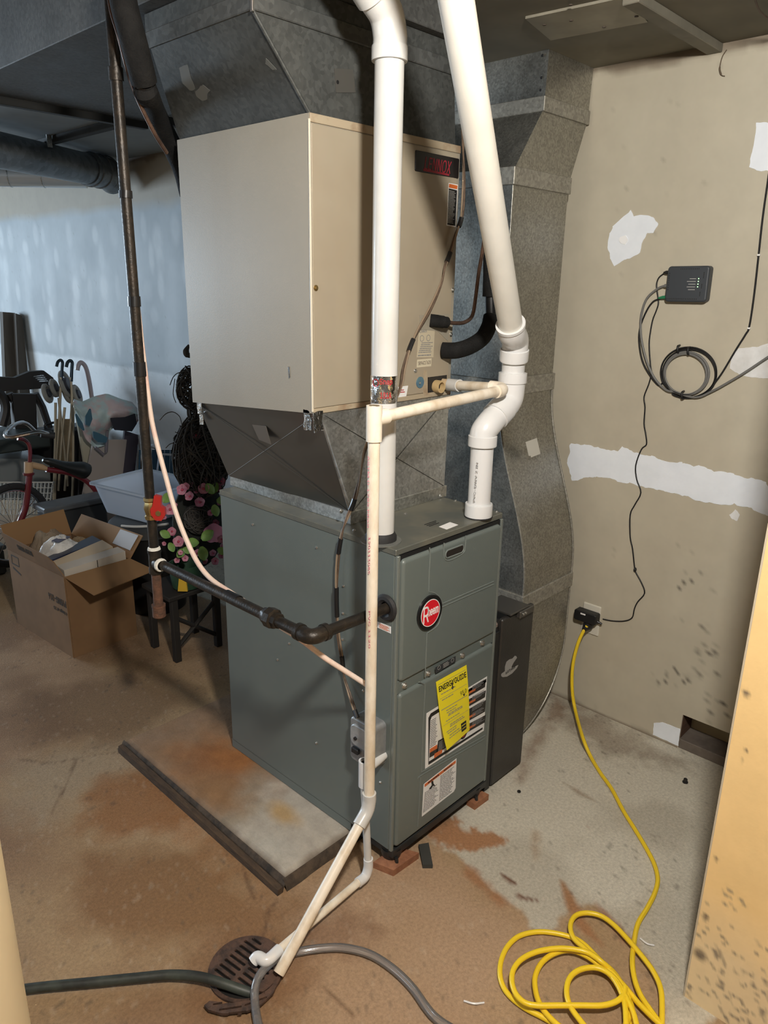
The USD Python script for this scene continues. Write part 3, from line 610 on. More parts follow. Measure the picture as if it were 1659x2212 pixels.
# ------------------------------------------------------------------ coil cabinet
CX0, CX1, CY0, CY1, CB, CT = -.0443, .478, .242, .767, 1.2195, 1.868
CO = thing('coil_cabinet', 'beige air-conditioning coil cabinet above the grey furnace', 'air conditioner coil', (.217, .5, CB))
lowback = CB - .036
obj('cabinet', hexa([(CX0, CY0, CB), (CX1, CY0, CB), (CX1, CY1, CB), (CX0, CY1, lowback)], [(CX0, CY0, CT), (CX1, CY0, CT), (CX1, CY1, CT), (CX0, CY1, CT)]), BEIGE_METAL, CO)
CF, CS = Plane((0, CY0, 0), (1, 0, 0), (0, 0, 1)), Plane((CX0, 0, 0), (0, -1, 0), (0, 0, 1))
obj('corner_edge', tube([(CX0, CY0, CB + .004), (CX0, CY0, CT - .012)], .0028, 8), mat('beige_edge', (.62, .57, .46), .35), CO)
obj('lip', [bx(CX0 + .001, CX1, CY0 - .003, CY0 + .002, CT - .018, CT, .001)], RUSTY_BEIGE, CO)
obj('access_panel', [bx(CX0 + .004, CX1 - .012, CY0 - .0025, CY0 + .001, CB + .012, CT - .020, .001)], mat('front_panel_beige', (.37, .325, .245), .4, 0, c2=(.33, .275, .20), scale=2.2), CO)
obj('lip', [bx(CX0 + .002, CX1, CY0 - .004, CY0 + .002, CB - .002, CB + .011, .001)], RUSTY_BEIGE, CO)
CP = CF.up(.0025)
obj('brand_plate', pillow(CP, *[CP.uv(*q)[0] for q in ((896, 350), (991, 350))], CP.uv(993, 390)[1] + .004, CP.uv(897, 322)[1] - .002, .004, 0, .002, .001), mat('plate_black', (.012, .010, .010), .35), CO, label='black brand plate')
PPl = CP.up(.002)
obj('brand_lettering', [text_on(PPl, 'LENNOX', (916, 366), (972, 376), (920, 338), bold=False), decal(PPl, [(914, 364), (970, 376), (970, 380), (914, 369)], 0, .0004)], mat('dull_red_print', (.34, .022, .04), .5), CO, label='red word LENNOX')
obj('caution_label', decal(CP, [(969, 395), (989, 399), (984, 491), (964, 487)], 0, .0005), WHITE_LABEL, CO)
obj('caution_field', decal(CP, [(969, 407), (987, 411), (983, 488), (966, 485)], .0005, .0007), BLACK_INK, CO)
obj('caution_heading', decal(CP, [(970, 397), (988, 401), (987, 409), (969, 405)], .0005, .0008), ORANGE_INK, CO)
obj('caution_print', lines_on(CP, (969, 410), (985, 414), (981, 485), (966, 482), 24, .0007, seed=21), SILVER_INK, CO, kind='stuff')
obj('rating_plate', decal(CP, [(905, 713), (939, 713), (936, 772), (900, 772)], 0, .0004), mat('rating_plate_tan', (.50, .44, .32), .5), CO)
obj('rating_print', text_on(CP, 'LENNOX', (906, 719), (922, 718), (906, 713), w=.0004), GREY_INK, CO)
obj('rating_print', [lines_on(CP, (911, 739), (935, 738), (934, 762), (903, 764), 6, .0004, seed=22), lines_on(CP, (903, 766), (936, 764), (936, 769), (902, 771), 1, .0004, seed=25)], GREY_INK, CO)
for q in ((911, 731), (925, 730)): obj('rating_seal', ring(CP.P(*CP.uv(*q), .0004), CP.N, .007, .0085, .0004, 20), GREY_INK, CO)
obj('serial_plate', [decal(CP, [(901, 777), (932, 774), (931, 791), (900, 794)], .0, .0005)], mat('serial_cream', (.60, .54, .40), .5), CO)
obj('serial_lettering', [text_on(CP, '5B94C17620', (903, 789), (930, 786), (903, 781), w=.0005)], mat('serial_ink', (.18, .15, .12), .6), CO)
obj('blue_plug', disc(CP.P(*CP.uv(907, 826)), CP.N, .0155, .002, 28), mat('blue_plug_paint', (.05, .12, .22), .55, 0, c2=(.10, .19, .22), scale=40), CO)
for q in [(978, 626), (974, 722), (897, 801), (905, 745 + 82)]:
    obj('panel_screw', screw(CP.P(*CP.uv(*q)), CP.N, .004), STEEL, CO)
obj('line_cover', decal(CP, [(906, 681), (970, 678), (968, 738), (945, 715), (906, 712)], 0, .001), BEIGE_METAL, CO)
obj('stain_streak', decal(CP, [(915, 800), (922, 800), (924, 850), (914, 852)], 0, .0003), RUSTY_BEIGE, CO)
cu_, cv_ = CP.uv(944, 831)
obj('drain_opening', decal(CP, [(924, 815), (965, 810), (964, 850), (924, 852)], 0, .0006), mat('opening_dark', (.02, .017, .015), .7), CO)
obj('drain_port', lathe([(.010, .0), (.0175, 0), (.0175, .022), (.0125, .022), (.0115, .006), (1e-5, .006)], CP.P(*CP.uv(941, 834)), CP.N, 24), mat('port_plastic', (.50, .36, .18), .5), CO)
obj('port_bore', disc(CP.P(*CP.uv(941, 834), .0062), CP.N, .0112, .001, 20), BLACK, CO)
sf = [at(*q, 'x', CX0) for q in ((682, 622),)][0]
obj('cabinet_screw', screw(CP.P(CP.uv(682, 622)[0], CP.uv(682, 622)[1]), CP.N, .0045), BRASS, CO)
obj('paper_tag', decal(CP, [(858, 836), (881, 833), (876, 861), (856, 864)], .0, .0012), WHITE_LABEL, CO)
obj('tag_writing', lines_on(CP, (862, 841), (876, 840), (874, 849), (861, 850), 2, .0012, seed=31), RED_INK, CO)
obj('torn_tape', decal(CS, [(622, 792), (626, 792), (627, 815), (624, 818)], 0, .0006), FOIL, CO)

# ------------------------------------------------------------------ duct between furnace and coil
TR = thing('transition_duct', 'dark shiny flared sheet-metal duct between furnace and coil cabinet', 'duct', (.24, .48, FZ1))
b0 = [(.058, .216, .955), (.436, .216, .955), (.436, .735, .955), (.045, .735, .955)]
t0 = [(CX0 + .022, CY0, CB - .001), (CX1 - .004, CY0, CB - .001), (CX1, CY1 - .01, CB - .001), (CX0 + .006, CY1 - .012, lowback + .0)]
obj('duct_body', hexa(b0, t0), DARKMIRROR, TR)
obj('face_sheet', hexa([(.060, .2125, .957), (.434, .2125, .957), (.434, .2155, .957), (.060, .2155, .957)], [(CX0 + .026, CY0 - .0035, CB - .003), (CX1 - .006, CY0 - .0035, CB - .003), (CX1 - .006, CY0 - .0005, CB - .003), (CX0 + .026, CY0 - .0005, CB - .003)]), GALV, TR)
obj('flange', [bx(.052, .442, .209, .740, FZ1, .958, .001)], GALV, TR)
obj('corner_seam', tube([A(*b0[0]) + A(-.001, -.001, 0), A(*t0[0]) + A(-.001, -.002, 0)], .004, 8), SHINY, TR)
def crossbreak(a, b, n): return tube([np.array(a) + np.array(n) * .0004, np.array(b) + np.array(n) * .0004], .0011, 6)
Q = np.array
fr_ = [Q(b0[0]), Q(b0[1]), Q(t0[1]), Q(t0[0])]
obj('pressed_crease', [crossbreak(fr_[0] + A(0, -.004, 0), fr_[2] + A(0, -.004, 0), (0, -1, 0)), crossbreak(fr_[1] + A(0, -.004, 0), fr_[3] + A(0, -.004, 0), (0, -1, 0)),
                       crossbreak(b0[0], t0[3], (-1, 0, 0)), crossbreak(b0[3], t0[0], (-1, 0, 0))], DARKMIRROR, TR)
obj('joint_band', bx(CX0 + .024, CX1 - .002, CY0 - .006, CY0 - .003, CB - .045, CB - .003, .001), GALV, TR)
rt = random.Random(2)
def foil_scrap(c, ax, s, k):
    g = ragged([(-s, -1.6 * s), (s, -1.4 * s), (.8 * s, 1.5 * s), (-.9 * s, 1.6 * s)], s * .9, k, .004); return prism(g, Plane(c, *ax), 0, .002)
for fs_ in [foil_scrap((CX0 + .012, CY0 - .006, CB - .02), ((1, 0, 0), (0, 0, 1)), .016, 3), foil_scrap((CX0 + .002, CY0 + .02, CB - .02), ((0, -1, 0), (0, 0, 1)), .015, 5), foil_scrap((CX0 + .004, CY1 - .03, lowback - .01), ((0, -1, 0), (0, 0, 1)), .012, 7), foil_scrap((CX0 + .012, CY1 - .025, lowback - .05), ((0, -1, 0), (0, 0, 1)), .01, 8)]:
    obj('foil_tape', fs_, FOIL, TR)
obj('tape_patch', decal(Plane((-.012, 0, 0), (0, -1, 0), (0, 0, 1)), [(545, 917), (575, 920), (586, 960), (560, 950)], 0, .001), mat('brown_tape', (.09, .075, .06), .3), TR)
for q in [(737, 1104), (952, 1071)]:
    obj('duct_screw', screw(at(*q, 'y', .209), (0, -1, 0), .004), STEEL, TR)

# ------------------------------------------------------------------ supply plenum and trunk
PL = thing('supply_plenum', 'dark galvanized flared plenum on top of the beige coil cabinet', 'duct', (.15, .45, CT))
PZ = 2.026
pb = [(-.040, CY0 + .004, CT), (.462, CY0 + .004, CT), (.462, CY1 - .004, CT), (-.038, CY1 - .004, CT)]
pt = [(-.182, CY0 + .004, PZ), (.446, CY0 + .004, PZ), (.446, .66, PZ), (-.182, .633, PZ)]
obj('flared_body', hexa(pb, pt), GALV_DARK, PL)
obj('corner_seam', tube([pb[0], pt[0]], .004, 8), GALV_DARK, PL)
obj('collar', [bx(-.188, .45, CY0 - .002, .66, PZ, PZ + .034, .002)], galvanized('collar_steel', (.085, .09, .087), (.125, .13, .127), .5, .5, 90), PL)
obj('collar_clip', [bx(-.190, -.184, CY0 - .005, CY0 + .004, PZ - .004, PZ + .045, .001)], STEEL, PL)
obj('tape_square', [decal(CF.up(-.003), [(722, 148), (762, 150), (768, 200), (726, 200)], -.001, .0006)], mat('old_tape', (.07, .068, .062), .35), PL)
obj('tape_hole', disc(CF.up(-.0024).P(*CF.uv(731, 177)), CF.N, .004, .0006, 10), BLACK, PL)
# old dusty foil patches on the plenum's left face
ln = np.cross(Q(pt[0]) - Q(pb[0]), Q(pb[3]) - Q(pb[0])); ln /= np.linalg.norm(ln); ln = -ln if ln[0] > 0 else ln
PF = Plane(pb[0], *(lambda X: (X, np.cross(ln, X)))((Q(pb[0]) - Q(pb[3])) / np.linalg.norm(Q(pb[0]) - Q(pb[3]))))
DUST = mat('dusty_patch', (.14, .145, .135), .6, .2)
for k, pix in enumerate([[(388, 148), (405, 140), (412, 160), (420, 190), (408, 195), (395, 180)], [(420, 195), (440, 183), (455, 195), (448, 212), (438, 218), (425, 208)], [(575, 125), (600, 150), (590, 152), (572, 138)]]):
    obj('dust_patch', prism(ragged([PF.uv(*q) for q in pix], .01, k), PF, 0, .0006), DUST, PL)
TK = thing('main_duct', 'large galvanized main duct running along the ceiling from the plenum', 'duct', (.1, 1.2, 2.1))
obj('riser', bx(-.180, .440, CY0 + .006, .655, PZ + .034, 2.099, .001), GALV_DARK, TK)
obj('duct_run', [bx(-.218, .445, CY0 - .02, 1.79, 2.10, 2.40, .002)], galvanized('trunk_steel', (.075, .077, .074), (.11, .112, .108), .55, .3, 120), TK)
obj('end_rail', bx(-.218, .46, 1.775, 1.805, 2.075, 2.11, .002), DARK_WOOD, TK)

# ------------------------------------------------------------------ return drop
RD = thing('return_duct', 'tall galvanized return-air duct curving down the beige wall', 'duct', (.88, .4, 0))
RY1 = .66
def box_q(x0, x1, y, z): return [(x0, y, z), (x1, y, z), (x1, RY1, z), (x0, RY1, z)]
obj('ceiling_box', hexa(box_q(.845, 1.098, .231, 2.03), box_q(.850, 1.104, .231, CEIL)), GALV_WARM, RD)
def cleat(x0, x1, y, z0, z1, m=GALV): obj('joint_band', bx(x0 - .006, x1 + .006, y - .006, RY1, z0, z1, .0015), m, RD)
GALV_BAND = galvanized('band_steel', (.30, .29, .255), (.38, .365, .32), .45, .6, 130)
cleat(.842, 1.094, .231, 2.005, 2.045, GALV_BAND)
obj('slanted_section', hexa(box_q(.716, 1.022, .231, 1.84), box_q(.842, 1.094, .231, 2.01)), GALV_WARM, RD)
cleat(.714, 1.018, .231, 1.797, 1.845, GALV_BAND)
obj('straight_section', bx(.714, 1.016, .231, RY1, 1.235, 1.80, .001), GALV_WARM, RD)
cleat(.714, 1.018, .231, 1.185, 1.240, GALV_BAND)
# the offset section swings forward as it comes down
def yz(z): s = np.clip((1.19 - z) / (1.19 - .60), 0, 1); s = s * s * (3 - 2 * s); return .231 - .139 * s
zs = np.linspace(1.19, .555, 15); fv = []
for z in zs:
    y = yz(z); fv.append([(.714, y, z), (1.018, y, z), (1.018, RY1 - .1 * (.231 - y) / .139, z), (.714, RY1 - .1 * (.231 - y) / .139, z)])
fv = np.array(fv); n = len(zs); F = []
for i in range(n - 1):
    for k in range(4):
        a, b, c, d = i * 4 + k, i * 4 + (k + 1) % 4, (i + 1) * 4 + (k + 1) % 4, (i + 1) * 4 + k
        F += [[a, c, b], [a, d, c]]
obj('offset_section', trimesh.Trimesh(fv.reshape(-1, 3), F, process=False), GALV_WARM, RD)
for k, x in ((0, .714), (1, 1.018)):
    obj('edge_seam', tube(fv[:, k] + A(0, -.001, 0), .0035, 8), GALV_BAND, RD)
YB = .092
cleat(.714, 1.018, YB, .505, .558, GALV_BAND)
BF = Plane((0, YB, 0), (1, 0, 0), (0, 0, 1))
heel = [(1.018 - .30 * (1 - math.cos(a)), .32 - .31 * math.sin(a)) for a in np.linspace(0, math.pi / 2, 14)]
boot = [(.714, .51), (1.018, .51)] + heel + [(.640, .01), (.640, .44), (.69, .45)]
obj('boot', prism(boot, BF, -.56, 0), GALV_WARM, RD)
obj('boot_seam', tube([BF.P(u, v, .001) for u, v in [(1.018, .505)] + heel], .003, 8), GALV_BAND, RD)
obj('paper_tape', decal(Plane((0, yz(.90) - .004, 0), (1, 0, 0), (0, 0, 1)), [(1135, 955), (1159, 946), (1167, 980), (1147, 988), (1146, 984), (1142, 985)], 0, .001), mat('paper_tape_white', (.62, .61, .55), .7), RD)
for k, (u, v) in enumerate([(1172, 120), (1170, 168), (1168, 195)]):
    obj('rivet', disc(at(u, v, 'x', .848), (-1, 0, 0), .004, .002, 10), BLACK, RD)

# ------------------------------------------------------------------ filter cabinet
FC = thing('filter_cabinet', 'narrow black air-filter cabinet with silver hat logo beside the furnace', 'air filter', (.545, .3, 0))
FB = mat('filter_black', (.021, .020, .019), .38, 0, c2=(.032, .030, .028), scale=9, bump=.08, bscale=200)
obj('cabinet', bx(FW + .012, .637, .018, .60, .004, .545, .003), FB, FC)
obj('door', bx(.470, .640, .002, .018, .010, .585, .004), FB, FC)
obj('edge_channel', bx(FW + .012, .468, .006, .020, .004, .55, .002), BLACK, FC)
FP = Plane((0, .002, 0), (1, 0, 0), (0, 0, 1))
obj('hat_logo', [prism(pxpoly(FP, [(1115, 1418), (1116, 1421), (1109, 1431), (1104, 1441), (1106, 1443), (1119, 1437), (1116, 1443), (1106, 1454), (1095, 1461), (1086, 1462), (1083, 1460), (1083, 1456), (1091, 1450), (1091, 1440), (1094, 1430), (1100, 1425), (1107, 1423), (1112, 1417)]).buffer(.0008), FP, 0, .0006)], SILVER_INK, FC, label='silver hat-shaped logo')
obj('hat_lettering', [text_on(FP, 'airbear', (1092, 1457), (1114, 1441), (1091, 1451), w=.0006, depth=.0004)], BLACK_INK, FC)
obj('latch', [bx(.545, .62, -.010, .004, .568, .590, .002), bx(.50, .60, -.006, .10, .590, .596, .001)], mat('latch_steel', (.13, .125, .115), .35, .7), FC)
for x in (.560, .572):
    obj('latch_rivet', disc((x, -.010, .58), (0, -1, 0), .004, .003, 12), STEEL, FC)
ins = thing('insulation_scrap', 'torn tan insulation board tucked between furnace and return duct', 'insulation board', (.53, .15, .555))
obj('torn_board', prism(ragged([(.436, .552), (.60, .552), (.585, .60), (.55, .635), (.50, .645), (.436, .655)], .014, 4), Plane((0, .16, 0), (1, 0, 0), (0, 0, 1)), 0, .02), mat('tan_board', (.50, .35, .22), .8, c2=(.36, .24, .15), scale=20), ins)
obj('folded_flap', hexa([(.436, .03, .548), (.50, .03, .548), (.50, .15, .548), (.436, .15, .548)], [(.436, .03, .553), (.49, .03, .556), (.52, .15, .60), (.436, .15, .60)]), mat('grey_board', (.30, .23, .19), .8, c2=(.2, .15, .12), scale=20), ins)
# ------------------------------------------------------------------ bare bulb near the camera (out of view)
LM = thing('ceiling_lamp', 'bare warm bulb in a porcelain lampholder under the ceiling', 'lamp', (BULB[0], BULB[1], 2.45))
obj('lampholder', lathe([(1e-5, 0), (.05, 0), (.05, -.02), (.03, -.05), (.025, -.30), (1e-5, -.30)], (BULB[0], BULB[1], 2.45)), mat('porcelain', (.8, .8, .78), .3), LM)
sl_ = UsdLux.SphereLight.Define(stage, LM + '/bulb')
sl_.CreateRadiusAttr(.06); sl_.CreateColorAttr(Gf.Vec3f(1.0, .95, .87)); sl_.CreateIntensityAttr(400.0)
sl_.AddTranslateOp().Set(Gf.Vec3d(0, 0, BULB[2] - 2.45))
# ------------------------------------------------------------------ white vent pipes
EX, EY = .021, .069
VP = thing('exhaust_pipe', 'white plastic vent pipe rising from the front left of the furnace top', 'pipe', (EX, EY, FZ1))
zt = on_line(842, 132, EX, EY)[2]
obj('pipe', tube([(EX, EY, FZ1 + .002), (EX, EY, 1.5), (EX, EY, zt)], .0302, 32), PVC, VP)
z0, z1 = on_line(830, 868, EX, EY)[2], on_line(830, 810, EX, EY)[2]
obj('foil_band', lathe([(.0302, z0), (.0312, z0), (.0314, (z0 + z1) / 2), (.0312, z1), (.0302, z1)], (EX, EY, 0), n=32), FOIL, VP, label='crinkled foil tape band')
ff = frame(A(EYE[0] - EX, EYE[1] - EY, 0)); fx_ = np.cross([0, 0, 1], ff[2])
FBP = Plane(A(EX, EY, 0) + ff[2] * .0314, fx_, (0, 0, 1))
def wrap(m, r):   # bends flat lettering round the pipe
    v = m.vertices - A(EX, EY, 0); a = v @ fx_ / r; d = v @ ff[2] - .0314 + r
    m.vertices = A(EX, EY, 0) + (d * np.sin(a))[:, None] * fx_ + (d * np.cos(a))[:, None] * ff[2] + A(0, 0, 1) * v[:, 2:3]; return m
obj('foil_print', [wrap(text_uv(FBP, 'Snap', -.010, z0 + .040, .030, .016, .0004, True), .0316), wrap(text_uv(FBP, '181A', -.008, z0 + .012, .026, .014, .0004, True), .0316),
                   wrap(ring(FBP.P(-.021, z0 + .046), FBP.N, .007, .0088, .0004, 18), .0316)], RED_INK, VP)
c0 = on_line(842, 133, EX, EY)[2]; c1 = on_line(842, 100, EX, EY)[2]
obj('coupling', lathe([(.0302, c0), (.0362, c0), (.0368, c0 + .003), (.0368, c1 - .003), (.0362, c1), (.0345, c1)], (EX, EY, 0), n=32), PVC, VP)
ed = A(-.80, .02, .60); bp = spline([(EX, EY, c1 - .005), (EX, EY, c1 + .02), A(EX, EY, c1 + .045) + ed * .016, A(EX, EY, c1 + .045) + ed * .06], 6)
obj('elbow', tube(bp, .0345, 28), PVC, VP)
e2 = A(EX, EY, c1 + .045)
obj('elbow_rim', lathe([(.0345, 0), (.0385, 0), (.0385, .03), (.036, .032)], e2 + ed * .055, ed, 32), PVC, VP)
obj('pipe', tube([e2 + ed * .08, e2 + ed * .9], .0302, 28), PVC, VP)

IP = thing('intake_pipe', 'white plastic intake pipe with two bends at the right of the furnace top', 'pipe', (.353, .026, FZ1))
I0 = A(.353, .026, FZ1)
iy = lambda a, b, y=.022: at(a, b, 'y', y)
obj('base_collar', lathe([(.0302, .003), (.0362, .001), (.0372, .004), (.0372, .034), (.0362, .037), (.0302, .037)], I0, n=32), PVC_NEW, IP)
obj('base_gasket', lathe([(.030, 0), (.0385, 0), (.0385, .003), (.030, .003)], I0, n=32), BLACK_RUBBER, IP)
q0, q1, q2, q3, q4 = iy(1043, 962, .026), iy(1050, 918), iy(1077, 892), iy(1104, 862), iy(1108, 805)
obj('pipe', tube([I0 + A(0, 0, .002), A(.353, .026, q0[2])], .0302, 32), PVC_NEW, IP)
s0 = A(.353, .026, q0[2])
obj('elbow', tube(spline([s0, s0 + A(0, 0, .03), q1 + A(.006, 0, -.004), q2], 6), .0345, 28), PVC_NEW, IP)
obj('elbow_rim', [lathe([(.0302, -.002), (.0362, -.002), (.0378, 0), (.0378, .026), (.0350, .028)], s0, (0, 0, 1), 32)], PVC_NEW, IP)
d12 = (q3 - q2) / np.linalg.norm(q3 - q2)
obj('elbow_rim', lathe([(.0345, -.020), (.0378, -.020), (.0378, .020), (.0345, .020)], q2 + d12 * .004, d12, 32), PVC_NEW, IP)
obj('elbow', tube(spline([q2, q3 + A(-.008, 0, -.004), q4 + A(0, 0, -.035), q4], 6), .0345, 28), PVC_NEW, IP)
obj('elbow_rim', lathe([(.0345, -.028), (.0378, -.026), (.0378, .0), (.0302, .002)], q4, (0, 0, 1), 32), PVC_NEW, IP)
q5, q6 = iy(1110, 776, .018), iy(1113, 736, .012)
obj('short_pipe', tube([q4 - A(0, 0, .01), q5 + A(0, 0, .01)], .0302, 32), PVC_NEW, IP)
S0, S1 = at(1103, 702, 'y', -.012), at(987, 10, 'y', -.193); sd = (S1 - S0) / np.linalg.norm(S1 - S0)
obj('elbow', tube(spline([q5, q6, S0 - sd * .03, S0], 6), [.0345] * 18 + [.036], 28), PVC_NEW, IP)
obj('elbow_rim', [lathe([(.0302, -.004), (.0368, -.004), (.0378, 0), (.0378, .026), (.0350, .028)], q5, (q6 - q5), 32)], PVC_NEW, IP)
obj('socket_lip', lathe([(.0302, -.002), (.0375, -.004), (.0375, .004), (.0302, .002)], S0, sd, 32), PVC_NEW, IP)
obj('slanted_pipe', tube([S0 - sd * .01, S0 + sd * .3, S1 + sd * .35], .0302, 32), mat('slanted_pvc', (.74, .72, .66), .38, c2=(.66, .64, .58), scale=6, coat=.1), IP)
obj('pipe_print', [text_on(Plane(A(.353, .026, 0) + ff[2] * .0304, fx_, (0, 0, 1)), 'PVC-DWV 2 IN', (1026, 1085), (1033, 1000), (1022, 1084))], GREY_INK, IP)

# ------------------------------------------------------------------ condensate pipes
TX, TY = -.0945, -.0139
DP = thing('condensate_pipe', 'yellowed thin drain pipe running from the coil cabinet past the furnace to the floor drain', 'pipe', (TX, TY, 0))
zt0 = on_line(803, 876, TX, TY)[2]; zt1 = on_line(803, 953, TX, TY)[2]; ze = on_line(806, 1722, TX, TY)[2]; zj = on_line(805, 905, TX, TY)[2]
obj('tee', [lathe([(.0115, zt0), (.0172, zt0), (.0172, zt1), (.0133, zt1)], (TX, TY, 0), n=24)], PVC_OLD, DP)
obj('tee_bore', disc((TX, TY, zt0 - .012), (0, 0, 1), .0118, .001, 20), BLACK, DP)
obj('vertical_pipe', tube([(TX, TY, ze), (TX, TY, .8), (TX, TY, zt1 + .005)], .0133, 24), PVC_OLD, DP)
EL = at(1088, 842, 'y', .000); hd = EL - A(TX, TY, zj); hd /= np.linalg.norm(hd)
obj('tee_branch', lathe([(.015, .0), (.0172, .012), (.0172, .038), (.0133, .039)], (TX, TY, zj), hd, 24), PVC_OLD, DP)
obj('cross_pipe', tube([A(TX, TY, zj) + hd * .03, EL - hd * .02], .0133, 24), PVC_OLD, DP)
PT = CP.P(*CP.uv(958, 829)); PT[1] = .205
bend = spline([EL - hd * .035, EL - hd * .012, EL + A(.0, .012, .002), EL + A(-.004, .04, .003)], 6)
obj('elbow', tube(bend, .0172, 22), PVC_OLD, DP)
obj('stub_pipe', tube([EL + A(-.004, .03, .003), PT], .0133, 22), PVC_OLD, DP)
sdv = (PT - EL) / np.linalg.norm(PT - EL)
obj('stub_coupling', lathe([(.0133, -.03), (.0172, -.03), (.0172, .02), (.0133, .02)], PT, sdv, 22), PVC, DP)
obj('threaded_adapter', tube([PT + sdv * .015, PT + A(-.006, .035, .0)], .0155, 18), mat('adapter_plastic', (.45, .33, .2), .6), DP)
FE = at(602, 2103, 'z', .020); F0 = A(TX, TY, ze)
fd = (FE - (F0 - A(0, 0, .03))) / np.linalg.norm(FE - (F0 - A(0, 0, .03)))
obj('elbow', tube(spline([F0 + A(0, 0, .012), F0 + A(0, 0, -.012), F0 - A(0, 0, .03) + fd * .012, F0 - A(0, 0, .03) + fd * .05], 6), .0172, 24), PVC, DP)
obj('sloping_pipe', tube([F0 - A(0, 0, .03) + fd * .04, FE], .0133, 24), PVC_OLD, DP)
obj('print_line', [text_on(Plane(A(TX, TY, 0) + ff[2] * .0133 - fx_ * .006, fx_, (0, 0, 1)), t, bl, br, tl) for t, bl, br, tl in (('ASTM D 1785 PR60', (794, 985), (793, 1140), (798, 985)), ('120113085', (796, 1160), (795, 1240), (800, 1160)), ('PVC 1120', (796, 1320), (796, 1400), (800, 1320)))], mat('pink_print', (.55, .16, .22), .6), DP)

QX, QY = at(795, 1888, 'z', .030)[:2]
D2 = thing('furnace_drain_pipe', 'thin white drain pipe low on the furnace corner ending in an elbow over the grate', 'pipe', (QX, QY, 0))
a0, a1, a2 = (on_line(790, y, QX, QY)[2] for y in (1643, 1697, 1868))
QT = A(QX, QY, 0) - A(RIGHT[0], RIGHT[1], 0) * .0125; TXq, TYq = QT[:2]
obj('drain_tee', lathe([(.0105, a0), (.0150, a0), (.0150, a1), (.0105, a1 - .004)], (TXq, TYq, 0), n=22), PVC_NEW, D2)
obj('tee_outlet', tube([(TXq, TYq, a0 - .03), (TXq + .05, TYq + .006, a0 - .03), (.001, TYq + .012, a0 - .03)], .0125, 18), PVC, D2)
obj('tee_bore', disc((TXq, TYq, a0 - .01), (0, 0, 1), .0108, .001, 18), BLACK, D2)
obj('drop_pipe', tube([(QX, QY, a2), (TXq, TYq, a1 + .004)], .0100, 20), PVC, D2)
G1 = at(597, 2057, 'z', .034); g0 = A(QX, QY, a2)
gd = G1 - (g0 - A(0, 0, .03)); gd /= np.linalg.norm(gd)
obj('elbow', tube(spline([g0 + A(0, 0, .02), g0 - A(0, 0, .01), g0 - A(0, 0, .03) + gd * .012, g0 - A(0, 0, .03) + gd * .04], 6), .0128, 20), PVC_NEW, D2)
obj('floor_pipe', tube([g0 - A(0, 0, .03) + gd * .03, G1], .0102, 20), PVC_OLD, D2)
oh = at(560, 2068, 'z', .030)
obj('outlet_elbow', tube(spline([G1 - gd * .01, G1 + gd * .028, oh + gd * .004 + A(0, 0, .004), oh + (oh - G1) * .0 + A(-.014, .004, -.004)], 6), .0136, 20), PVC_NEW, D2)

# ------------------------------------------------------------------ gas pipe
GX, GY, GZ = -.245, .023, .775
GP = thing('gas_pipe', 'black iron gas pipe with red valve handle dropping from the ceiling', 'pipe', (-.255, .667, 2.1))
vx, vy = -.255, .667
gz = lambda a, b: on_line(a, b, vx, vy)[2]
obj('pipe', tube([(vx, vy, gz(329, 1078)), (vx, vy, 1.5), (vx, vy, 2.45)], .0133, 20), IRON, GP)
for k, (a, b) in enumerate([((270, 428), (269, 412)), ((287, 662), (285, 640)), ((305, 812), (303, 782))]):
    obj('tape_wrap', lathe([(.0133, gz(*a)), (.0158, gz(*a)), (.0158, gz(*b)), (.0133, gz(*b))], (vx, vy, 0), n=20), TAPE, GP)
obj('pipe_coupling', lathe([(.0133, gz(244, 175)), (.0165, gz(244, 175)), (.0165, gz(241, 145)), (.0133, gz(241, 145))], (vx, vy, 0), n=20), IRON, GP)
v0, v1 = gz(332, 1120), gz(329, 1074); vm = (v0 + v1) / 2
vb = obj('valve_body', [lathe([(.0133, v0), (.0175, v0), (.0185, v0 + .008), (.0150, v0 + .012), (.0195, vm), (.0150, v1 - .012), (.0185, v1 - .008), (.0175, v1), (.0133, v1)], (vx, vy, 0), n=8)], BRASS, GP)
td = A(-.72, -.69, 0)   # the valve stem looks towards the room
tx_ = np.cross([0, 0, 1], td); tx_ = -tx_ if tx_ @ RIGHT < 0 else tx_
vc = A(vx, vy, vm) + tx_ * .024 + td * .012
HPl = Plane(vc, tx_, (0, 0, 1)) if np.cross(tx_, [0, 0, 1]) @ td > 0 else Plane(vc, -tx_, (0, 0, 1))
obj('valve_handle', prism(Polygon([(-.006, -.026), (.008, -.027), (.018, -.012), (.018, .004), (.008, .012), (.010, .036), (-.004, .040), (-.010, .012), (-.017, .002), (-.016, -.012)]).buffer(.002), HPl, -.004, .010), RED, GP, label='red valve handle')
obj('valve_stem', [disc(HPl.P(.002, -.008, .010), HPl.N, .008, .002, 6), tube([A(vx, vy, vm), HPl.P(.002, -.008, 0)], .006, 10)], BRASS, vb)
t0_, t1_ = gz(344, 1232), gz(341, 1186)
obj('nipple', tube([(vx, vy, t1_ - .004), (vx, vy, v0 + .004)], .0133, 20), IRON, GP)
obj('tee', [lathe([(.0133, t0_ - .006), (.0185, t0_ - .006), (.0185, t0_ + .008), (.0170, t0_ + .012), (.0170, t1_ - .012), (.0185, t1_ - .008), (.0185, t1_), (.0133, t1_)], (vx, vy, 0), n=20), lathe([(.012, 0), (.0175, .01), (.0185, .018), (.0185, .03), (.0133, .03)], (vx, vy, GZ), (GX - vx + .004, -1, 0), 20)], IRON, GP)
DOPE = mat('pipe_dope', (.75, .73, .66), .8, bump=.8, bscale=120)
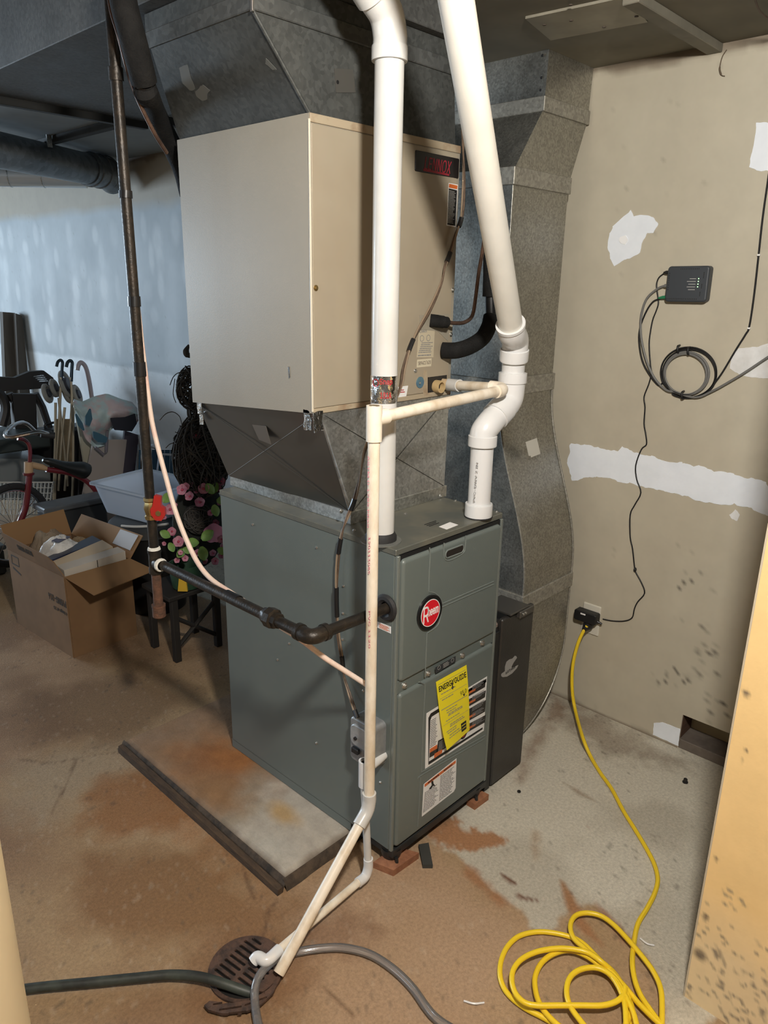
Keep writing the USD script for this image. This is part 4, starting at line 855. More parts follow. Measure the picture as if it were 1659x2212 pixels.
obj('pipe_dope', lathe([(.0133, t1_ - .002), (.0180, t1_), (.0165, t1_ + .006), (.0133, t1_ + .008)], (vx, vy, 0), n=20), DOPE, GP)
obj('pipe_dope', lathe([(.0185, .026), (.0192, .030), (.0180, .034), (.0133, .036)], (vx, vy, GZ), (.004, -1, 0), 20), DOPE, GP)
zc0 = gz(347, 1330); zc1 = gz(345, 1308)
obj('drip_leg', tube([(vx, vy, zc1 - .004), (vx, vy, t0_)], .0133, 20), RUST_IRON, GP)
obj('drip_cap', lathe([(1e-5, zc0 - .004), (.014, zc0 - .004), (.0185, zc0), (.0185, zc1 - .003), (.0195, zc1 - .002), (.0195, zc1 + .004), (.0133, zc1 + .004)], (vx, vy, 0), n=20), RUST_IRON, GP)
H0, H1 = A(vx + .004, vy - .02, GZ), A(GX, GY + .03, GZ)
obj('run_pipe', tube([H0, H1], .0133, 20), IRON, GP)
un = at(588, 1331, 'x', GX)[1]
obj('union', [lathe([(.0133, 0), (.0185, 0), (.0185, .014), (.0245, .016), (.0245, .036), (.0205, .040), (.0185, .052), (.0133, .052)], (GX, un - .024, GZ), (0, 1, 0), 8)], IRON, GP)
bw = at(500, 1290, 'x', GX)[1]
obj('tape_wrap', lathe([(.0133, 0), (.0150, 0), (.0150, .05), (.0133, .05)], (GX, bw - .03, GZ), (0, 1, 0), 20), TAPE, GP)
obj('elbow', [tube(spline([(GX, GY + .040, GZ), (GX, GY + .012, GZ), (GX + .012, GY, GZ), (GX + .040, GY, GZ)], 7), .0178, 20), lathe([(.0133, 0), (.0198, 0), (.0198, .012), (.0133, .012)], (GX, GY + .034, GZ), (0, 1, 0), 20), lathe([(.0133, 0), (.0198, 0), (.0198, .012), (.0133, .012)], (GX + .034, GY, GZ), (1, 0, 0), 20)], IRON, GP)
obj('inlet_pipe', tube([(GX + .03, GY, GZ), A(.004, GY, GZ - .006)], .0133, 20), IRON, GP)

# ------------------------------------------------------------------ tubes, wires and cables on the equipment
TUBE_W = mat('pinkish_white_tube', (.80, .64, .54), .45, c2=(.72, .44, .38), scale=22, ramp=(.5, .75))
tp = [at(a, b, 'x', x) for a, b, x in [(270, 432, -.238), (277, 520, -.238), (286, 600, -.238), (298, 672, -.238), (306, 740, -.238), (312, 790, -.238), (318, 840, -.238), (328, 910, -.238), (342, 970, -.238), (358, 1030, -.238), (376, 1095, -.238), (398, 1155, -.236), (425, 1212, -.234), (455, 1250, -.232), (500, 1281, -.228), (550, 1314, -.226), (600, 1350, -.224), (650, 1382, -.205), (700, 1420, -.165), (745, 1449, -.12), (792, 1479, -.078)]]
obj('drain_tubing', tube(spline(tp, 6), .0066, 12), TUBE_W, label='pinkish white flexible tubing hanging from the gas pipe to the furnace', cat='tubing')
WB = thing('thermostat_wires', 'brown low-voltage wire bundle wrapped in black tape down the coil and furnace', 'wire', (.1, .1, 1.0))
wp = [at(a, b, 'y', y) for a, b, y in [(1000, 240, .222), (1000, 300, .222), (1002, 380, .224), (1000, 440, .224), (996, 475, .225), (985, 505, .226), (973, 545, .226), (962, 575, .226), (953, 612, .226), (930, 665, .226), (902, 715, .226), (886, 750, .224), (873, 795, .222), (866, 835, .215), (840, 890, .19), (812, 930, .19)]]
wp += [at(a, b, 'x', x) for a, b, x in [(789, 970, .040), (777, 1035, .032), (764, 1085, .022), (750, 1118, .004), (739, 1150, -.012), (731, 1195, -.016), (727, 1250, -.016), (727, 1310, -.018), (731, 1375, -.016), (739, 1425, -.014), (743, 1460, -.014), (755, 1500, -.020), (768, 1540, -.034), (776, 1560, -.04)]]
wp = spline(wp, 6)
tg = np.gradient(wp, axis=0); tg /= np.linalg.norm(tg, axis=1, keepdims=True); sidev = np.cross(tg, [-.7, -.7, .1]); sidev /= np.linalg.norm(sidev, axis=1, keepdims=True)
ph = np.linspace(0, 30, len(wp))
for k, m in enumerate((COPPER_CABLE, mat('tan_wire', (.25, .185, .125), .55))):
    off = sidev * (.0028 * np.cos(ph + k * math.pi))[:, None] + A(-.7, -.7, 0) * (.0022 * np.sin(ph + k * math.pi))[:, None]
    obj('wire', tube(wp + off, .0026, 8), m, WB)
for a, b in [(996, 478), (969, 556), (886, 745), (762, 1088), (734, 1182), (728, 1300), (741, 1432), (770, 1545)]:
    d = FWD + RIGHT * (a - PW / 2) / FPX - UP * (b - PH / 2) / FPX; d /= np.linalg.norm(d)
    k = int(np.argmin(np.linalg.norm(np.cross(wp - EYE, d), axis=1))); L = 4 if b not in (1300,) else 6
    obj('tape_wrap', tube(wp[max(k - L // 2, 0):k + L // 2 + 1] if k < len(wp) - 3 else wp[-5:], .0066, 10), TAPE, WB)
SLn = thing('suction_line', 'thick black foam-insulated refrigerant line entering the coil cabinet', 'pipe', CP.P(*CP.uv(958, 758)))
sp = [at(a, b, 'y', y) for a, b, y in [(956, 757, .238), (985, 757, .205), (1015, 748, .185), (1042, 730, .185), (1056, 705, .19), (1061, 684, .195)]]
obj('foam_sleeve', tube(spline(sp, 7), .0225, 22), FOAM, SLn)
sp2 = [at(a, b, 'y', y) for a, b, y in [(1061, 690, .195), (1060, 640, .20), (1062, 560, .20), (1058, 440, .20), (1040, 320, .20), (1018, 200, .20), (1000, 95, .20)]]
obj('foam_sleeve', tube(spline(sp2[1:], 6), .0235, 22), FOAM, SLn)
obj('tape_joint', tube(spline(sp2[:2] + [sp2[1] + A(0, 0, .01)], 4), .0165, 16), TAPE, SLn)
LLn = thing('liquid_line', 'thin bare copper line with black foam plug at the coil cabinet', 'pipe', CP.P(*CP.uv(930, 693)))
lp = [at(a, b, 'y', y) for a, b, y in [(930, 692, .236), (962, 696, .215), (985, 698, .205), (1004, 696, .20), (1020, 682, .20), (1027, 645, .20), (1034, 590, .185), (1044, 530, .16), (1052, 450, .145), (1035, 330, .14), (1005, 170, .14), (990, 90, .14)]]
obj('copper_line', tube(spline(lp, 7), .0052, 12), COPPER, LLn)
obj('foam_plug', tube(spline([at(929, 692, 'y', .239), at(945, 694, 'y', .225), at(960, 696, 'y', .216), at(969, 697, 'y', .212)], 5), [.017] * 6 + [.0165] * 4 + [.015] * 4 + [.010] * 2, 18), FOAM, LLn)
# the pair of lines that comes over from the ceiling on the left
S3 = thing('insulated_line', 'black foam-insulated line slanting down behind the coil cabinet from the ceiling', 'pipe', at(313, 185, 'x', -.23))
up_ = [at(a, b, 'x', x) for a, b, x in [(258, -60, -.27), (268, 10, -.27), (286, 80, -.262), (303, 145, -.245), (311, 178, -.232)]]
obj('foam_sleeve', tube(spline(up_, 6), .0290, 22), FOAM, S3)
lo_ = [at(a, b, 'x', x) for a, b, x in [(312, 190, -.225), (318, 204, -.215)]] + [at(a, b, 'y', y) for a, b, y in [(332, 236, .745), (352, 278, .81), (376, 325, .86), (396, 372, .90), (408, 420, .92)]]
obj('foam_sleeve', tube(spline(lo_, 6), .0270, 22), FOAM, S3)
obj('tape_joint', tube([up_[-2] * .1 + up_[-1] * .9, lo_[0] * .9 + lo_[1] * .1], .0235, 18), mat('shiny_tape', (.015, .015, .016), .15), S3)
cp_ = [at(a, b, 'x', x) for a, b, x in [(232, -30, -.275), (241, 25, -.275), (256, 75, -.275), (269, 125, -.262), (281, 170, -.245), (294, 205, -.235), (312, 245, -.215), (335, 290, -.185), (360, 330, -.14)]]
obj('copper_line', tube(spline(cp_, 6), .0050, 10), COPPER, label='thin copper line beside the slanting black insulated line', cat='pipe')

# ------------------------------------------------------------------ pad, bricks and bits under the furnace
CONC = mat('pad_concrete', (.40, .355, .29), .8, c2=(.31, .24, .165), scale=6, detail=6, ramp=(.4, .62), bump=.4, bscale=70)
EDGE = mat('pad_dirty_edge', (.028, .021, .015), .9, c2=(.085, .06, .04), scale=26, bump=.6, bscale=70)
pd = thing('concrete_pad', 'low stained concrete pad with dark edges under the furnace', 'slab', (.09, .57, 0))
px0, px1, py0, py1 = -.236, .40, .152, 1.0
gx = np.linspace(px0, px1, 70); gy = np.linspace(py0, py1, 90)
pmz, pu_, pv2 = grid_mesh(gx, gy, lambda u, v: np.stack([u, v, .0325 + .002 * (fb(np.stack([u * 9, v * 9, 0 * u], -1), 4, 3) - .5) - .004 * np.clip(1 - np.minimum(u - px0, v - py0) / .02, 0, 1)], 1))
pco = mixc(np.tile(A(.42, .375, .31), (len(pu_), 1)) , (.32, .265, .195), np.clip((fb(np.stack([pu_ * 7, pv2 * 7, 0 * pu_], -1), 5, 3) - .45) * 4, 0, 1))
pco = mixc(pco, (.22, .135, .075), np.clip((pv2 - .45 + .5 * (fb(np.stack([pu_ * 6, pv2 * 6, 0 * pu_], -1), 4, 21) - .5)) / .16, 0, 1) * .8)
for c, rx, ry, col in (((-.10, .74), .22, .26, (.29, .165, .085)), ((-.10, .70), .10, .14, (.26, .115, .045)), ((-.02, .66), .07, .10, (.32, .13, .04)), ((-.17, .56), .07, .13, (.27, .15, .07)), ((-.09, .34), .035, .07, (.42, .28, .13)), ((-.2, .25), .05, .1, (.44, .41, .35))):
    pco = mixc(pco, col, np.clip(1.3 - np.hypot((pu_ - c[0]) / rx, (pv2 - c[1]) / ry) + .9 * (fb(np.stack([pu_ * 14, pv2 * 14, 0 * pu_], -1), 4, 9) - .5), 0, 1) * .95)
pco = mixc(pco, (.12, .09, .065), np.clip(.9 - np.minimum(pu_ - px0, (pv2 - py0)) / .022 + 1.2 * (fb(np.stack([pu_ * 20, pv2 * 20, 0 * pu_], -1), 4, 4) - .5), 0, 1) * .8)
p = obj('pad_top', pmz, painted('pad_paint', 'paint', .75, 22.0, .16, .4, 120.0), pd, smooth=False); primvar(p, 'paint', pco)
def rough_edge(a, b, n, seed):
    d = np.array(b) - np.array(a); L = np.linalg.norm(d); nrm = A(d[1], -d[0], 0) / L; k = 40; rows = []
    for t in np.linspace(-.012, 1.012, k):
        p_ = np.array(a) + d * t; j_ = [.007 * (fb(A(t * 14, q_, seed)[None], 3, seed)[0] - .5) for q_ in (0, 3, 6)]
        rows += [p_ + A(0, 0, .031), p_ + nrm * (.005 + j_[0]) + A(0, 0, .027 + .5 * j_[1]), p_ + nrm * (.013 + j_[1]) + A(0, 0, .012), p_ + nrm * (.017 + j_[2]) + A(0, 0, -.002), p_ + A(0, 0, -.002)]
    f = []
    for i in range(k - 1):
        for q_ in range(4): s_ = i * 5 + q_; f += [[s_, s_ + 1, s_ + 6], [s_, s_ + 6, s_ + 5]]
    m_ = trimesh.Trimesh(np.array(rows), f, process=False); return m_
for a_, b_, s_ in (((px0, py1, 0), (px0, py0, 0), 1), ((px0, py0, 0), (px1, py0, 0), 2)):
    obj('broken_edge', rough_edge(a_, b_, 1, s_), EDGE, pd, smooth=40)
obj('form_board', hexa([(px0 - .034, py0 - .01, 0), (px0 - .016, py0 - .01, 0), (px0 - .010, py1, 0), (px0 - .028, py1, 0)], [(px0 - .032, py0 - .01, .017), (px0 - .016, py0 - .01, .018), (px0 - .010, py1, .026), (px0 - .026, py1, .025)]), mat('rotten_board', (.045, .028, .016), .9, c2=(.085, .052, .028), scale=20, stretch=(4, 1, 4), bump=.5, bscale=60), pd)
obj('pad_core', bx(px0, px1, py0, py1, 0, .028), CONC, pd)
def oriented_block(name, pix_floor, h, m, label, cat):
    """A block whose top outline is what the photo shows at height h."""
    q_ = [at(a, b, 'z', h) for a, b in pix_floor]; b_ = [A(p_[0], p_[1], 0) for p_ in q_]
    return obj(name, hexa(b_, q_), m, label=label, cat=cat)
oriented_block('brick_piece', [(806, 1862), (850, 1880), (905, 1842), (855, 1828)], .020, BRICK, 'reddish brick piece under the near front corner of the furnace', 'brick')
oriented_block('brick_piece', [(1008, 1727), (1026, 1738), (1056, 1716), (1036, 1706)], .020, BRICK, 'reddish brick piece under the front right corner of the furnace', 'brick')
oriented_block('rubber_scrap', [(904, 1824), (913, 1868), (935, 1868), (926, 1820)], .012, mat('dark_scrap', (.035, .036, .032), .8, bump=.5), 'dark green-black rubber scrap on the floor before the furnace', 'scrap')
sc_ = at(1480, 1690, 'z', 0)
obj('black_plug', [lathe([(1e-5, 0), (.009, 0), (.009, .003), (.006, .004), (.006, .013), (1e-5, .013)], sc_, (0, 0, 1), 14)], BLACK, label='small black plastic plug on the floor below the wall hole', cat='plug')
nt = at(1121, 1711, 'z', 0)
obj('metal_nut', ring(nt, (0, 0, 1), .003, .006, .004, 6), mat('dark_nut', (.06, .06, .06), .4, .8), label='tiny metal nut on the floor right of the filter cabinet', cat='nut')
for (a, b, c, d), l_ in (((1002, 2162, 1046, 2166), 'white shred of plastic on the floor left of the yellow cord'), ((1383, 2027, 1413, 2042), 'white shred of plastic on the floor beside the yellow cord loop')):
    obj('plastic_shred', tube(spline([at(a, b, 'z', .003), at((a + c) / 2, (b + d) / 2 + 4, 'z', .005), at(c, d, 'z', .003)], 4), .0022, 6), PVC_NEW, label=l_, cat='litter')

# ------------------------------------------------------------------ floor drain, hose and clear tube
CI = mat('rusty_cast_iron', (.10, .055, .037), .75, .1, c2=(.04, .025, .019), scale=35, ramp=(.4, .62), bump=.6, bscale=110)
dl, dr, dtp, dbt = (at(*q, 'z', .004) for q in ((452, 2090), (613, 2095), (537, 2028), (530, 2158)))
dc = (dl + dr + dtp + dbt) / 4; drad = np.mean([np.linalg.norm(q_ - dc) for q_ in (dl, dr, dtp, dbt)])
DX_ = at(540, 2071, 'z', .005) - at(505, 2046, 'z', .005); DX_ /= np.linalg.norm(DX_)
DR = thing('floor_drain', 'rusty round cast-iron floor drain grate with slots', 'drain', (dc[0], dc[1], 0))
DPl = Plane((dc[0], dc[1], 0), DX_, (-DX_[1], DX_[0], 0))
obj('drain_pit', disc((dc[0], dc[1], .0006), (0, 0, 1), drad * .96, .0008, 36), mat('drain_dark', (.006, .005, .004), .9), DR)
obj('drain_rim', ring((dc[0], dc[1], 0), (0, 0, 1), drad * .95, drad * 1.06, .006, 40), CI, DR)
g_ = Point(0, 0).buffer(drad * .95, 24)
for cx_ in (-.36, .36):
    for k in range(-4, 5):
        y_ = k * drad * .19; hw = drad * (.26 if abs(k) < 4 else .14)
        g_ = g_.difference(LineString([(cx_ * drad - hw, y_), (cx_ * drad + hw, y_)]).buffer(drad * .045))
g_ = g_.intersection(shapely.affinity.rotate(shapely.box(-1, -drad * .70, 1, 1), 30, origin=(0, 0)))
obj('grate', prism(g_, DPl, .004, .009), CI, DR)
BG = thing('broken_grate', 'broken crescent of rusty grate lying over the edge of the floor drain', 'grate', at(505, 2180, 'z', 0))
bp_ = [at(a, b, 'z', h)[:3] for a, b, h in [(441, 2172, .014), (452, 2158, .020), (500, 2158, .026), (545, 2150, .028), (585, 2128, .022), (602, 2105, .012), (606, 2115, .010), (590, 2150, .008), (560, 2180, .006), (520, 2196, .006), (480, 2196, .006), (450, 2186, .008)]]
BPl = Plane((dc[0], dc[1], 0), (1, 0, 0), (0, 1, 0))
bpoly = Polygon([(q_[0] - dc[0], q_[1] - dc[1]) for q_ in bp_]).buffer(0)
for a, b, c, d in [(462, 2170, 505, 2163), (515, 2163, 570, 2145), (475, 2182, 520, 2175), (530, 2172, 575, 2155), (495, 2190, 530, 2186)]:
    s_ = [at(a, b, 'z', .014)[:2] - dc[:2], at(c, d, 'z', .014)[:2] - dc[:2]]
    bpoly = bpoly.difference(LineString(s_).buffer(.0022))
obj('grate_piece', prism(bpoly, BPl, .009, .015), CI, BG)
bpm = [q_ for q_ in bp_]
HOSE = mat('black_hose', (.020, .022, .020), .5, c2=(.05, .06, .05), scale=18)
hp = [at(a, b, 'z', z) for a, b, z in [(-40, 2150, .014), (85, 2133, .014), (200, 2122, .015), (300, 2112, .016), (370, 2106, .018), (430, 2110, .022), (480, 2124, .020), (520, 2138, .012), (545, 2146, .004)]]
obj('black_hose', tube(spline(hp, 6), .0108, 16), HOSE, label='black rubber hose running from the left into the floor drain', cat='hose')
CLEAR = usdkit.material(stage, '/World/Looks/clear_vinyl', {'x': ('transparent_bsdf', {'color': (.94, .93, .92)}), 'g': ('glossy_bsdf', {'color': (.9, .9, .9), 'roughness': .12}), 'd': ('diffuse_bsdf', {'color': (.5, .48, .47)}), 'f': ('layer_weight', {'blend': .42}), 'm1': ('mix_closure', {'fac': .24}), 'm2': ('mix_closure', {})}, [('x.BSDF', 'm1.closure1'), ('d.BSDF', 'm1.closure2'), ('m1.closure', 'm2.closure1'), ('g.BSDF', 'm2.closure2'), ('f.fresnel', 'm2.fac')], 'm2.closure')
cp2 = [at(a, b, 'z', z) for a, b, z in [(565, 2240, .011), (556, 2205, .011), (551, 2170, .012), (551, 2135, .020), (562, 2105, .022), (588, 2078, .02), (620, 2062, .014), (655, 2054, .011), (700, 2048, .011), (745, 2048, .011), (800, 2062, .011), (850, 2094, .011), (890, 2133, .011), (918, 2172, .011), (940, 2198, .011), (975, 2222, .011), (1020, 2240, .011)]]
obj('clear_tube', tube(spline(cp2, 7), .0098, 18), CLEAR, label='clear vinyl tube curving over the floor from the drain', cat='tube')

# ------------------------------------------------------------------ extension cord, adapter, outlet
YEL = mat('yellow_cord', (.82, .58, .02), .38, coat=.15)
XC = thing('extension_cord', 'yellow extension cord lying in loops on the floor and plugged in at the wall', 'cord', at(1290, 2120, 'z', 0))
zz = lambda pts, z: [at(a, b, 'z', z) for a, b in pts]
path = [at(1268, 1352, 'x', 1.066), at(1258, 1368, 'x', 1.052), at(1247, 1395, 'x', 1.04), at(1237, 1440, 'x', 1.03), at(1236, 1490, 'x', 1.02), at(1243, 1535, 'x', 1.0), at(1258, 1590, 'z', .045), at(1274, 1630, 'z', .012)]
path += zz([(1296, 1668), (1322, 1705), (1347, 1752), (1372, 1792), (1396, 1832), (1414, 1868), (1421, 1900), (1414, 1930), (1398, 1962), (1378, 1996), (1369, 2040)], .0065)
path += zz([(1366, 2078), (1371, 2115), (1384, 2150), (1408, 2186), (1436, 2226), (1450, 2262), (1440, 2290), (1428, 2262), (1430, 2200), (1428, 2140), (1412, 2100), (1385, 2063), (1355, 2028), (1325, 1997), (1297, 1978), (1266, 1972)], .0185)
path += zz([(1242, 1979), (1232, 2000), (1239, 2026), (1262, 2048), (1292, 2076), (1324, 2104), (1352, 2134), (1380, 2168), (1412, 2200), (1448, 2232), (1470, 2262), (1440, 2300), (1400, 2280)], .0185)
path += zz([(1380, 2232), (1368, 2188), (1350, 2150), (1330, 2117), (1306, 2097), (1280, 2090), (1250, 2096), (1230, 2114), (1224, 2142), (1231, 2172), (1250, 2200), (1285, 2240), (1330, 2270), (1350, 2240), (1352, 2195), (1346, 2155), (1328, 2118)], .030)
path += zz([(1302, 2092), (1268, 2066), (1232, 2053), (1197, 2060), (1170, 2080), (1156, 2110), (1157, 2140), (1165, 2166), (1182, 2192), (1215, 2222), (1260, 2250), (1310, 2262), (1340, 2232), (1360, 2190), (1352, 2140), (1322, 2100)], .0185)
path += zz([(1290, 2068), (1262, 2040), (1238, 2026), (1200, 2016), (1160, 2013), (1122, 2022), (1097, 2044), (1083, 2074), (1080, 2105), (1088, 2133), (1106, 2156), (1135, 2178), (1170, 2196), (1210, 2218), (1260, 2242), (1320, 2250), (1352, 2230), (1366, 2190), (1356, 2150), (1330, 2106)], .0075)
path += zz([(1300, 2078), (1270, 2058), (1235, 2050), (1200, 2049), (1160, 2056), (1127, 2072), (1109, 2095), (1106, 2122), (1115, 2148), (1134, 2166), (1160, 2172), (1205, 2172), (1255, 2172), (1300, 2172), (1330, 2164), (1346, 2150), (1350, 2132)], .031)
obj('cord', tube(spline(path, 5), .0062, 10), YEL, XC)
obj('plug', [lathe([(1e-5, 0), (.013, 0), (.017, .006), (.018, .024), (.012, .036), (.008, .05), (1e-5, .05)], at(1276, 1345, 'x', WX - .006), (at(1262, 1360, 'x', 1.055) - at(1276, 1345, 'x', WX - .006)), 16)], BLACK, XC)
OP = thing('wall_outlet', 'white double outlet plate on the beige wall behind the black adapter', 'outlet', WALL.P(*WALL.uv(1278, 1337)))
ou, ov = WALL.uv(1278, 1337)
obj('cover_plate', pillow(WALL, ou - .036, ou + .034, ov - .058, ov + .058, .004, -.001, .006, .004), mat('outlet_ivory', (.66, .63, .54), .4), OP)
for s_ in (-.021, .021):
    obj('receptacle', pillow(WALL, ou - .017, ou + .017, ov + s_ - .014, ov + s_ + .014, .012, .005, .0075, .001), mat('outlet_ivory_face', (.62, .59, .5), .4), OP)
obj('plate_screw', screw(WALL.P(ou, ov, .006), WALL.N, .0025), STEEL, OP)
AD = thing('power_adapter', 'black power adapter plugged into the wall outlet', 'adapter', WALL.P(ou, ov + .02, .03))
AP = WALL.up(.008)
au0, av0 = WALL.uv(1252, 1335); au1, av1 = WALL.uv(1300, 1338)
ac = ((au0 + au1) / 2 + .0, ov + .012)
obj('adapter_body', pillow(AP, au0 - .004, au1 - .004, ov - .004, ov + .036, .007, 0, .032, .004), BLACK, AD)
obj('adapter_label', pillow(AP.up(.032), au0 + .022, au0 + .042, ov + .024, ov + .030, .001, -.0005, .0005, .0003), WHITE_LABEL, AD)
obj('strain_relief', tube([AP.P(au1 - .006, ov + .008, .014), AP.P(au1 + .012, ov + .004, .012)], [.006, .003], 10), BLACK, AD)
def wcable(name, pix, r, m, label, d=None, parent='/World', cat='cable', n=5):
    d = d or r; pts = spline([WALL.P(*WALL.uv(*q), d) for q in pix], n)
    return obj(name, tube(pts, r, 10), m, parent, label=label if parent == '/World' else None, cat=cat if parent == '/World' else None)
wcable('adapter_cord', [(1303, 1337), (1325, 1341), (1350, 1341), (1366, 1334), (1371, 1315), (1378, 1300), (1393, 1281), (1386, 1258), (1374, 1236), (1371, 1222), (1367, 1185), (1362, 1160), (1362, 1112), (1372, 1090), (1385, 1064), (1376, 1035), (1374, 1005), (1386, 971), (1397, 960), (1396, 940), (1392, 915), (1394, 880), (1392, 857), (1402, 830), (1408, 806), (1406, 790), (1403, 745), (1406, 715), (1411, 690), (1418, 672), (1423, 655), (1421, 635), (1419, 615), (1424, 600), (1436, 590)], .0022, BLACK, 'thin black adapter cord climbing the beige wall to the router', n=4)
obj('cord_knot', ball(WALL.P(*WALL.uv(1373, 1230), .004), .007, (1, .7, 1.2), 1), BLACK, label='black knot in the adapter cord on the wall', cat='cable tie')
# router with its leads
RT = thing('router', 'dark grey square router with green lights on the beige wall', 'router', WALL.P(*WALL.uv(1490, 613)))
ru0, rv1 = WALL.uv(1452, 575); ru1, rv0 = WALL.uv(1533, 654); ru1 -= .002
RB = mat('router_grey', (.045, .052, .062), .45)
RO, Rw = WALL, .028
rc = ((ru0 + ru1) / 2, (rv0 + rv1) / 2)
tl_ = math.radians(.8)
RP = Plane(WALL.P(*rc), WALL.X * math.cos(tl_) + WALL.Y * math.sin(tl_), WALL.Y * math.cos(tl_) - WALL.X * math.sin(tl_))
rw, rh = (ru1 - ru0) / 2, (rv1 - rv0) / 2
obj('case', pillow(RP, -rw, rw, -rh, rh, .010, .001, Rw, .006), RB, RT)
RF = RP.up(Rw)
obj('vent_slots', [pillow(RF, x_ - .0012, x_ + .0012, y_ - .0018, y_ + .0018, .0008, -.001, .0003, .0002, 2) for x_, y_ in [(-rw * .9 + k * rw * .085, -rh * .82) for k in range(18)] + [(-rw * .35 + k * rw * .085, rh * .84) for k in range(11)] + [(rw * .76, rh * (.62 - .09 * k)) for k in range(4)] + [(rw * .72, -rh * (.02 + .09 * k)) for k in range(3)] + [(rw * .68, -rh * (.45 + .09 * k)) for k in range(3)] + [(-rw * .88, rh * (.6 - .13 * k)) for k in range(8)]], BLACK_INK, RT, kind='stuff')
LED = mat('green_led', (.35, 1.0, .30), .4, emit=1.2)
for k in range(4):
    y_ = rh * (.30 - .15 * k)
    obj('status_light', disc(RF.P(rw * .54, y_), RF.N, .0016, .0008, 10), LED, RT)
for k in range(5):
    y_ = rh * (.30 - .15 * k); w_ = rw * (.30, .42, .34, .40, .32)[k]
    obj('light_caption', pillow(RF, rw * .42 - w_, rw * .42, y_ - .0011, y_ + .0011, .0004, -.001, .0003, .0002, 2), SILVER_INK, RT)
obj('power_plug', tube([RP.P(-rw + .001, rh * .66, .014), RP.P(-rw - .010, rh * .66, .013), RP.P(-rw - .018, rh * .65, .011)], [.0055, .0055, .003], 12), BLACK, RT)
obj('green_plug', tube([RP.P(-rw + .001, -rh * .74, .014), RP.P(-rw - .012, -rh * .75, .013), RP.P(-rw - .026, -rh * .80, .011)], [.005, .005, .003], 12), mat('green_boot', (.02, .20, .09), .4), RT)
GCB = mat('grey_cable_jacket', (.16, .16, .155), .45)
obj('cable_boot', tube([RP.P(-rw + .001, -rh * .10, .014), RP.P(-rw - .010, -rh * .10, .013)], .0055, 12), GCB, RT)
cc_ = (1488, 806)
def loop(rx, ry, dx, dy, n=16, a0=0, a1=360): return [(cc_[0] + dx + rx * math.cos(math.radians(t)), cc_[1] + dy + ry * math.sin(math.radians(t))) for t in np.linspace(a0, a1, n)]
wcable('grey_network_cable', [(1440, 617), (1425, 623), (1404, 640), (1393, 662), (1387, 695), (1389, 735), (1400, 780), (1418, 818), (1442, 842)] + loop(48, 46, -2, 0, 18, 120, -260) + loop(45, 44, -4, 2, 14, 100, -240)[1:] + [(1505, 858), (1540, 845), (1575, 826), (1615, 802), (1660, 772), (1720, 735)], .0036, GCB, 'thick grey network cable coiled on the wall below the router', d=.010)
wcable('black_network_cable', [(1428, 645), (1412, 652), (1398, 672), (1385, 705), (1382, 735), (1388, 775), (1402, 805), (1424, 832)] + loop(60, 54, 1, -2, 18, 155, -210) + loop(58, 52, 3, 0, 16, 150, -215)[1:] + loop(55, 52, 4, 1, 16, 145, -225)[1:] + loop(62, 52, 0, 2, 10, 135, 20)[1:] + [(1562, 804), (1590, 757), (1612, 722), (1620, 705), (1630, 640), (1640, 552), (1649, 470), (1661, 385), (1680, 250)], .0027, BLACK, 'black network cable coiled below the router and running up the wall', d=.005)
for k, (a, b) in enumerate([(1469, 753), (1491, 757), (1478, 852)]):
    obj('cable_tie', tube(spline([WALL.P(*WALL.uv(a, b - 7), .002), WALL.P(*WALL.uv(a, b - 5), .017), WALL.P(*WALL.uv(a, b + 7), .017), WALL.P(*WALL.uv(a, b + 9), .002)], 4), .0032, 8), BLACK, label=('black cable tie at top left of the coiled cables', 'black cable tie at top of the coiled cables, right of another', 'black cable tie at the foot of the coiled cables')[k], cat='cable tie')
for k, (a, b) in enumerate([(1619, 709), (1640, 551)]):
    obj('cable_clip', pillow(WALL, WALL.uv(a, b)[0] - .004, WALL.uv(a, b)[0] + .004, WALL.uv(a, b)[1] - .003, WALL.uv(a, b)[1] + .003, .002, 0, .008, .002), WHITE_LABEL, label=('white cable clip at the bend of the black wall cable', 'white cable clip halfway up the straight black wall cable')[k], cat='clip')
obj('ceiling_wire', tube(spline([at(a, b, 'z', CEIL - .02) for a, b in ((1622, -30), (1633, 5), (1640, 22), (1652, 35), (1675, 50))], 5), .0025, 8), mat('dark_brown_wire', (.09, .06, .04), .6), label='brown wire dangling from the ceiling in the top right corner', cat='wire')
obj('cobweb', tube(spline([WALL.P(*WALL.uv(a, b), .004) for a, b in ((1571, 108), (1562, 122), (1557, 140), (1556, 152), (1560, 163), (1567, 165))], 4), [.0015] * 10 + [.0025] * 6 + [.001] * 5, 6), mat('dusty_web', (.12, .09, .06), .9), label='dusty brown cobweb strand below the ceiling batten on the wall', cat='cobweb')
# ------------------------------------------------------------------ round ducts under the ceiling, water heater
RDU = thing('round_duct', 'dark round metal duct with elbow at the far wall under the ceiling', 'duct', at(215, 365, 'x', 1.0))
ra, rb = at(190, 365, 'x', .82), at(-60, 312, 'x', .10)
obj('duct_pipe', tube([ra, rb], .078, 28), galvanized('dark_duct', (.16, .17, .175), (.22, .23, .235), .4, .6, 40), RDU)
rd_ = (ra - rb) / np.linalg.norm(ra - rb)
obj('duct_elbow', tube(spline([ra - rd_ * .02, ra + rd_ * .08, ra + rd_ * .17 + A(0, 0, -.004), ra + rd_ * .25 + A(0, 0, -.03)], 6), [.084] * 18 + [.080], 28), MATS['dark_duct'], RDU)
for k in (.02, .10, .17):
    obj('elbow_ring', lathe([(.083, -.006), (.089, -.004), (.089, .004), (.083, .006)], ra + rd_ * k, rd_, 28), MATS['dark_duct'], RDU)
